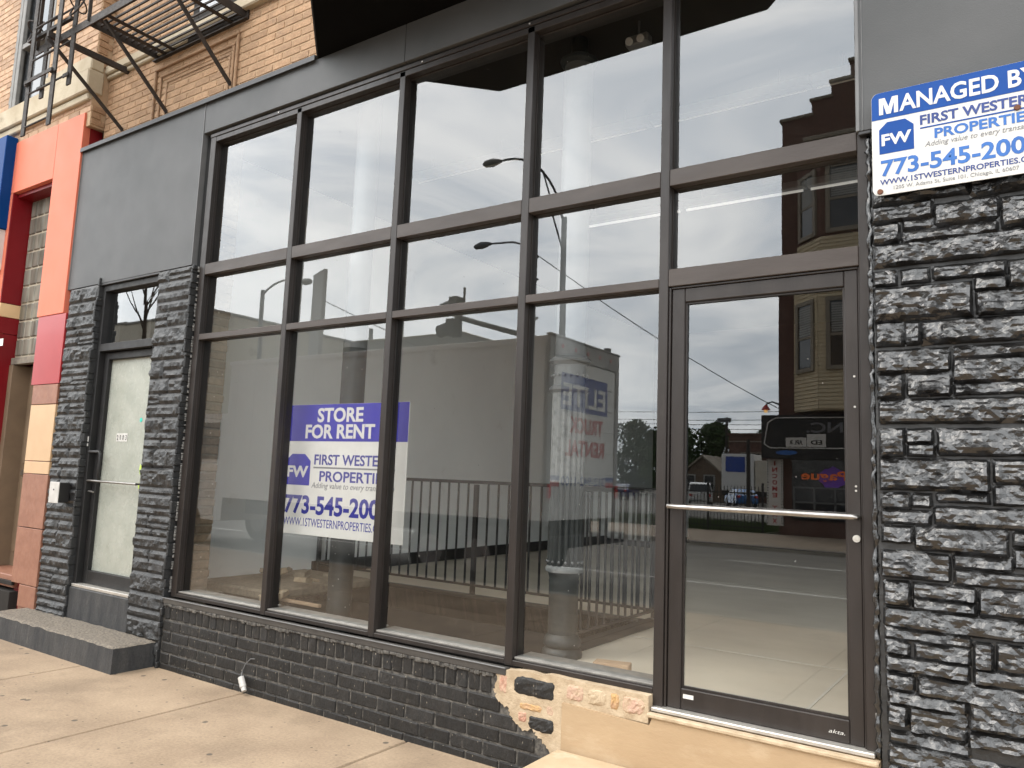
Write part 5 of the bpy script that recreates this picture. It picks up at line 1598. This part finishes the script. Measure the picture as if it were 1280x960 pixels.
for k, chh in enumerate('INCOME TAX'):
    if chh != ' ':
        w2 = .05 if chh == 'I' else .17
        text('letter', chh, (-7.5 + w2 / 2, CF + .1705, 2.38 - k * .222), TU, UZ, w2, .16, M_TRED, it, bold=.03, thick=.004)
m = MB()
for k in range(24):
    for x in (-7.74, -7.26):
        m.box(x - .018, x + .018, CF + .1702, CF + .1735, .36 + k * .094, .40 + k * .094)
m.build('dotted_border', M_POLE_B, it)
ne = thing('neon_sign', (-5.6, -23.8, 1.8), 'orange and violet lit neon sign in the corner shop window', 'neon sign')
M_NEON_O = mat('neon_orange', (1.0, .22, .03), (1, .2, .03), 3, rough=.4, emit=.12)
M_NEON_V = mat('neon_violet', (.22, .08, .55), (.2, .07, .5), 3, rough=.4, emit=.04)
text('lettering', 'Pague', (-5.18, CF + .075, 1.83), TU, UZ, 1.45, .40, M_NEON_O, ne, bold=.02, thick=.02)
MB().prism([(-5.62 + .46 * math.cos(t * PI / 10) * (1 + .12 * math.cos(5 * t)), 2.0 + .36 * math.sin(t * PI / 10) * (1 + .12 * math.sin(4 * t))) for t in range(20)], 'y', CF + .052, CF + .065).build('cloud', M_NEON_V, ne)
wl = thing('wall_lamp', (-7.5, -23.7, 4.3), 'small lit orange wall lamp on the corner building edge', 'wall lamp')
MB().tube([(-7.40, CF + .0, 4.55), (-7.55, CF + .25, 4.62), (-7.75, CF + .35, 4.52)], .03, 6).build('arm', M_POLE_B, wl)
MB().lathe((-7.75, CF + .35, 4.32), [(.16, 0), (.10, .1), (.04, .18)], 12).build('shade', M_TRED, wl)
MB().lathe((-7.75, CF + .35, 4.22), [(.03, 0), (.07, .03), (.07, .07), (.04, .10)], 10).build('bulb', mat('lit_bulb', (1, .6, .2), (1, .6, .2), 3, emit=1.5), wl)

# iron fence and the lawn behind it
fc = thing('iron_fence', (-18, -24.1, 0), 'black iron picket fence before the lawn across the road', 'fence')
for x in range(-30, -7, 2):
    MB().cbox(x - .035, x + .035, -24.14, -24.06, -.1, 1.75, .006).build('post', M_POLE_B, fc)
for z in (.15, 1.35):
    MB().box(-30, -8, -24.12, -24.09, z, z + .04).build('rail', M_POLE_B, fc)
m = MB()
x = -29.9
while x < -8.05:
    m.box(x, x + .02, -24.085, -24.065, .02, 1.62)
    x += .125
tag(m.build('pickets', M_POLE_B, fc), kind='stuff')
rg = np.random.default_rng(3)
ng = 26000
bx_, by_ = rg.uniform(-26, -8, ng), rg.uniform(-29.2, -24.2, ng)
hh_, an = rg.uniform(.10, .32, ng), rg.uniform(0, PI, ng)
lx, ly = rg.normal(0, .05, ng), rg.normal(0, .05, ng)
gv = np.empty((ng, 3, 3))
gv[:, 0] = np.stack([bx_ - .012 * np.cos(an), by_ - .012 * np.sin(an), np.full(ng, -.02)], 1)
gv[:, 1] = np.stack([bx_ + .012 * np.cos(an), by_ + .012 * np.sin(an), np.full(ng, -.02)], 1)
gv[:, 2] = np.stack([bx_ + lx, by_ + ly, hh_], 1)
me = bpy.data.meshes.new('grass')
me.from_pydata(gv.reshape(-1, 3).tolist(), [], np.arange(ng * 3).reshape(-1, 3).tolist())
me.materials.append(M_GRASS)
tag(put('grass', me), 'long green grass behind the iron fence', 'grass', kind='stuff')


# parked cars
def car(x, y, rz, paint, label, suv=False):
    o = thing('parked_car', (x, y, -.05), label, 'car', 'cars parked in the lot', rz)
    ORG[o.name] = Vector((0, 0, 0))     # parts below are in the car's own frame
    L, Wd, H = (4.7, 1.9, 1.85) if suv else (4.5, 1.78, 1.45)
    if suv:
        prof = [(-2.3, .45), (-2.35, .75), (-2.3, 1.05), (-1.2, 1.16), (-.75, H - .04), (-.4, H), (1.9, H), (2.2, H - .12), (2.32, 1.1), (2.35, .5), (2.2, .35), (-2.1, .35)]
    else:
        prof = [(-2.2, .4), (-2.25, .62), (-2.1, .82), (-1.1, .95), (-.45, H - .05), (-.1, H), (.9, H), (1.25, H - .06), (1.85, 1.0), (2.2, .95), (2.25, .5), (2.1, .3), (-2.0, .3)]
    n_ = len(prof)
    vs, fs = [], []
    for yy, s_ in ((-Wd / 2, 1), (-Wd / 2 + .10, 0), (Wd / 2 - .10, 0), (Wd / 2, 1)):
        for px, pz in prof:
            tz = max(0, (pz - 1.0) / (H - 1.0))
            vs.append((px * (1 if not s_ else .985), yy * (1 - .16 * tz), pz - (.05 * tz if s_ else 0)))
    for k in range(3):
        for i in range(n_):
            a, b2 = k * n_ + i, k * n_ + (i + 1) % n_
            fs.append((a, b2, b2 + n_, a + n_))
    fs += [tuple(range(n_ - 1, -1, -1)), tuple(range(3 * n_, 4 * n_))]
    MB().add(vs, fs).build('body', paint, o, 30)
    yw = Wd / 2 * .93
    if suv:
        side = [(-1.0, 1.15), (-.68, H - .14), (1.75, H - .14), (2.05, 1.18)]
        ws = [(-1.17, 1.18), (-.76, H - .10)]
        rw = [(2.30, 1.18), (2.2, H - .18)]
    else:
        side = [(-.9, .98), (-.35, H - .12), (.95, H - .12), (1.55, 1.0)]
        ws = [(-1.05, .98), (-.47, H - .10)]
        rw = [(1.82, 1.03), (1.28, H - .11)]
    for s_ in (-1, 1):
        vv = [(px, s_ * (Wd / 2 * (1 - .16 * max(0, (pz - 1) / (H - 1))) + .006), pz) for px, pz in side]
        MB().add(vv, [(0, 1, 2, 3) if s_ < 0 else (3, 2, 1, 0)]).build('side_window', M_CARGLASS, o)
    for q, dx in ((ws, -.02), (rw, .02)):
        vv = [(q[0][0] + dx, -yw * .92, q[0][1]), (q[0][0] + dx, yw * .92, q[0][1]), (q[1][0] + dx, yw * .82, q[1][1]), (q[1][0] + dx, -yw * .82, q[1][1])]
        MB().add(vv, [(0, 1, 2, 3)]).build('windscreen' if dx < 0 else 'rear_window', M_CARGLASS, o)
    for wx in (-1.45, 1.4):
        for s_ in (-1, 1):
            wheel(o, wx, s_ * (Wd / 2 - .1), .34, .34 if not suv else .37, .24)
    for s_ in (-1, 1):
        MB().cbox(-2.33, -2.2, s_ * .62 - .2, s_ * .62 + .2, .68, .82, .02).build('headlight', M_WHITE, o)
        MB().cbox(2.2, 2.36, s_ * .7 - .12, s_ * .7 + .12, .75, .95, .02).build('tail_light', M_RED_LENS, o)
    MB().cbox(-2.36, -2.28, -.5, .5, .5, .66, .01).build('grille', M_CHASSIS, o)
    MB().cbox(-2.38, -2.2, -Wd / 2 + .05, Wd / 2 - .05, .33, .48, .02).build('bumper', M_CHASSIS, o)
    ORG[o.name] = Vector((x, y, -.05))
    return o


def paint(nm, c):
    return mat(nm, c, tuple(q * .95 for q in c), 2, rough=.25, coat=.6)


car(-22.6, -57.5, rad(70), paint('white_car_paint', (.68, .68, .66)), 'white boxy off-road car parked nose on beyond the iron fence', True)
car(-25.6, -58.5, rad(75), paint('silver_car_paint', (.45, .46, .47)), 'silver rounded car parked left of the white off-road car')
car(-20.2, -60.5, rad(60), paint('blue_car_paint', (.03, .16, .42)), 'bright blue car parked right of the white off-road car')
car(-31.5, -62, rad(80), paint('navy_car_paint', (.02, .04, .16)), 'dark blue car parked nearest the box truck in the lot')
car(-12.5, -61, rad(85), paint('red_car_paint', (.28, .02, .02)), 'dark red car parked at the right of the lot')
bt = thing('trailer', (-18, -68, 0), 'blue and white box trailer parked before the brick building', 'trailer')
MB().cbox(-23.9, -20.9, -69, -66.5, 1.2, 4.55, .03).build('white_box', M_TRUCK, bt)
MB().cbox(-23.5, -21.7, -66.49, -66.45, 2.9, 4.3, .01).build('blue_side', paint('trailer_blue', (.015, .06, .32)), bt)
MB().cbox(-20.8, -15.0, -69, -66.5, 1.2, 4.0, .03).build('cream_box', M_BEIGE, bt)
for x in (-23.3, -22.2, -16.5, -15.6):
    wheel(bt, x, -66.8, .45, .48, .3)
MB().box(-24, -15.2, -68.8, -66.9, .75, 1.19).build('chassis', M_CHASSIS, bt)
b3 = thing('brick_warehouse', (-20, -80, 0), 'low dark red brick building with a flat parapet beyond the lot', 'building')
MB().box(-27, -6, -90, -78, 0, 7.0).build('wall', M_DKBRICK, b3)
MB().cbox(-27.15, -5.85, -90, -77.85, 7.0, 7.25, .03).build('parapet', M_DKBRICK, b3)
MB().box(-27.0, -6, -77.99, -77.93, 6.3, 6.42).build('string_course', M_TRIM_D, b3)
for k in range(5):
    wall_window(b3, (-24.6 + k * 4.0, -77.99, 3.4), (1, 0, 0), 1.9, 1.7, M_TRIM_D, False)
hs = thing('gabled_house', (-27.5, -74, 0), 'small brown gabled house left of the brick building', 'house')
MB().prism([(-29.9, 0), (-29.9, 2.6), (-27.7, 4.4), (-25.5, 2.6), (-25.5, 0)], 'y', -80, -72).build('wall', mat('brown_house_wall', (.17, .125, .085), (.14, .10, .07), 4, rough=.85), hs)
MB().prism([(-30.2, 2.35), (-30.2, 2.55), (-27.7, 4.65), (-25.2, 2.55), (-25.2, 2.35), (-27.7, 4.4)], 'y', -80.2, -71.7).build('roof', M_TRIM_D, hs)
wall_window(hs, (-29, -71.99, 1.2), (1, 0, 0), .9, 1.3, M_BEIGE2, False)
wall_window(hs, (-27, -71.99, 1.2), (1, 0, 0), .9, 1.3, M_BEIGE2, False)
lp = thing('utility_pole', (-21.6, -55, 0), 'wooden utility pole standing in front of the brick building', 'utility pole', 'utility poles')
MB().cyl((-17.9, -55, 0), (-17.9, -55, 5.2), .17, .14, n=10).build('pole', M_POLE_D, lp, 40)
up2 = thing('utility_pole', (-29, -84.5, 0), 'distant utility pole carrying four level wires among the trees', 'utility pole', 'utility poles')
MB().cyl((-29.5, -84.8, 0), (-29.5, -84.8, 9.6), .18, .14, n=10).build('pole', M_POLE_D, up2, 40)
MB().cbox(-30.6, -29.0, -85, -84.6, 9.0, 9.5, .03).build('transformer', M_POLE, up2)

# trees
M_BARK = mat('bark', (.07, .05, .035), (.05, .037, .027), 9, rough=.95, bump=.4, bscale=20)
M_LEAF = mat('leaf_green', (.035, .075, .016), (.07, .12, .028), .9, rough=.6, ramp_pos=(.3, .7))
M_LEAF2 = mat('leaf_dark_green', (.022, .052, .015), (.045, .085, .022), .9, rough=.6)


def tree(x, y, h, w, seed, label, lm=M_LEAF, n=7000, conical=False):
    r = np.random.default_rng(seed)
    rr = random.Random(seed)
    o = thing('leafy_tree', (x, y, -.1), label, 'tree', 'trees beyond the lot')
    tk = MB().tube([(x, y, -.2), (x + rr.uniform(-.2, .2), y, h * .25), (x + rr.uniform(-.3, .3), y, h * .55), (x, y, h * .82)], [.28, .22, .14, .04], 8)
    cl_ = []
    for k in range(18):
        a, f = rr.uniform(0, 2 * PI), rr.uniform(.35, 1.0)
        zc_ = h * (.14 + .76 * rr.random())
        rx = w * .5 * f * (1 - .65 * max(0, (zc_ / h - .5)) * 2 * (1.3 if conical else 1))
        c = Vector((x + rx * math.cos(a), y + rx * math.sin(a), zc_))
        tk.tube([(x, y, h * .22 + zc_ * .3), ((x + c.x) / 2, (y + c.y) / 2, zc_ * .8), c], [.10, .06, .02], 6)
        cl_.append((c, w * rr.uniform(.16, .30)))
    cl_.append((Vector((x, y, h * .9)), w * .17))
    tk.build('trunk', M_BARK, o, 40)
    ks = r.integers(0, len(cl_), n)
    cen = np.array([tuple(c[0]) for c in cl_])[ks]
    rad_ = np.array([c[1] for c in cl_])[ks]
    d = r.normal(size=(n, 3))
    d /= np.linalg.norm(d, axis=1)[:, None]
    pos = cen + d * (rad_ * r.uniform(.35, 1.08, n) ** .6)[:, None] * np.array([1, 1, .8])
    u = r.normal(size=(n, 3)); u /= np.linalg.norm(u, axis=1)[:, None]
    v = np.cross(u, r.normal(size=(n, 3))); v /= np.linalg.norm(v, axis=1)[:, None]
    s_ = r.uniform(.14, .30, n)[:, None]
    q = np.stack([pos - u * s_, pos + v * s_ * .6, pos + u * s_, pos - v * s_ * .6], 1)
    me = bpy.data.meshes.new('crown')
    og = np.array(tuple(org(o)))
    me.from_pydata((q.reshape(-1, 3) - og).tolist(), [], np.arange(n * 4).reshape(-1, 4).tolist())
    me.materials.append(lm)
    put('crown', me, o)


tree(-37, -88, 9.6, 6.5, 1, 'bushy tree with a pointed top just right of the box truck', M_LEAF)
tree(-33.2, -92, 9.9, 5.5, 2, 'tall narrow tree second from the box truck', M_LEAF, conical=True)
tree(-41, -95, 9.8, 6.5, 3, 'bushy tree partly hidden by the box truck', M_LEAF2)
tree(-31, -96, 8.3, 6, 4, 'dark round tree behind the gabled house, left one', M_LEAF2)
tree(-27.5, -93, 8.6, 5.5, 5, 'dark round tree behind the gabled house, right one', M_LEAF2)
tree(-20.0, -97, 9.2, 6.5, 6, 'tree rising over the brick building roof, right one', M_LEAF)
tree(-24.5, -104, 8.2, 6.0, 7, 'tree rising over the brick building roof, left one', M_LEAF2)
tree(-47, -98, 10.5, 8, 8, 'wide tree hidden behind the box truck', M_LEAF2)
# bare tree far left, mirrored in the transom of the numbered door
bt2 = thing('bare_tree', (-40, -19.0, 0), 'leafless tree mirrored in the pane over the numbered door', 'tree')
rr = random.Random(4)
m = MB().tube([(-39.7, -19, -.2), (-39.6, -19, 5), (-39.75, -19, 9.0), (-39.9, -19, 11.5), (-40.3, -19, 15)], [.22, .16, .10, .07, .03], 8)
for k in range(16):
    z = 8.6 + k * .38
    a = rr.uniform(0, 2 * PI)
    L = rr.uniform(2.0, 4.0)
    p0 = Vector((-39.7 - .02 * k, -19, z))
    p1 = p0 + Vector((math.cos(a) * L * .5, math.sin(a) * L * .3, L * .6))
    p2 = p1 + Vector((math.cos(a) * L * .4, math.sin(a) * L * .3, L * .7))
    m.tube([p0, p1, p2], [.05, .03, .01], 6)
m.build('branches', M_BARK, bt2, 40)

bpy.data.scenes.remove(TMP)
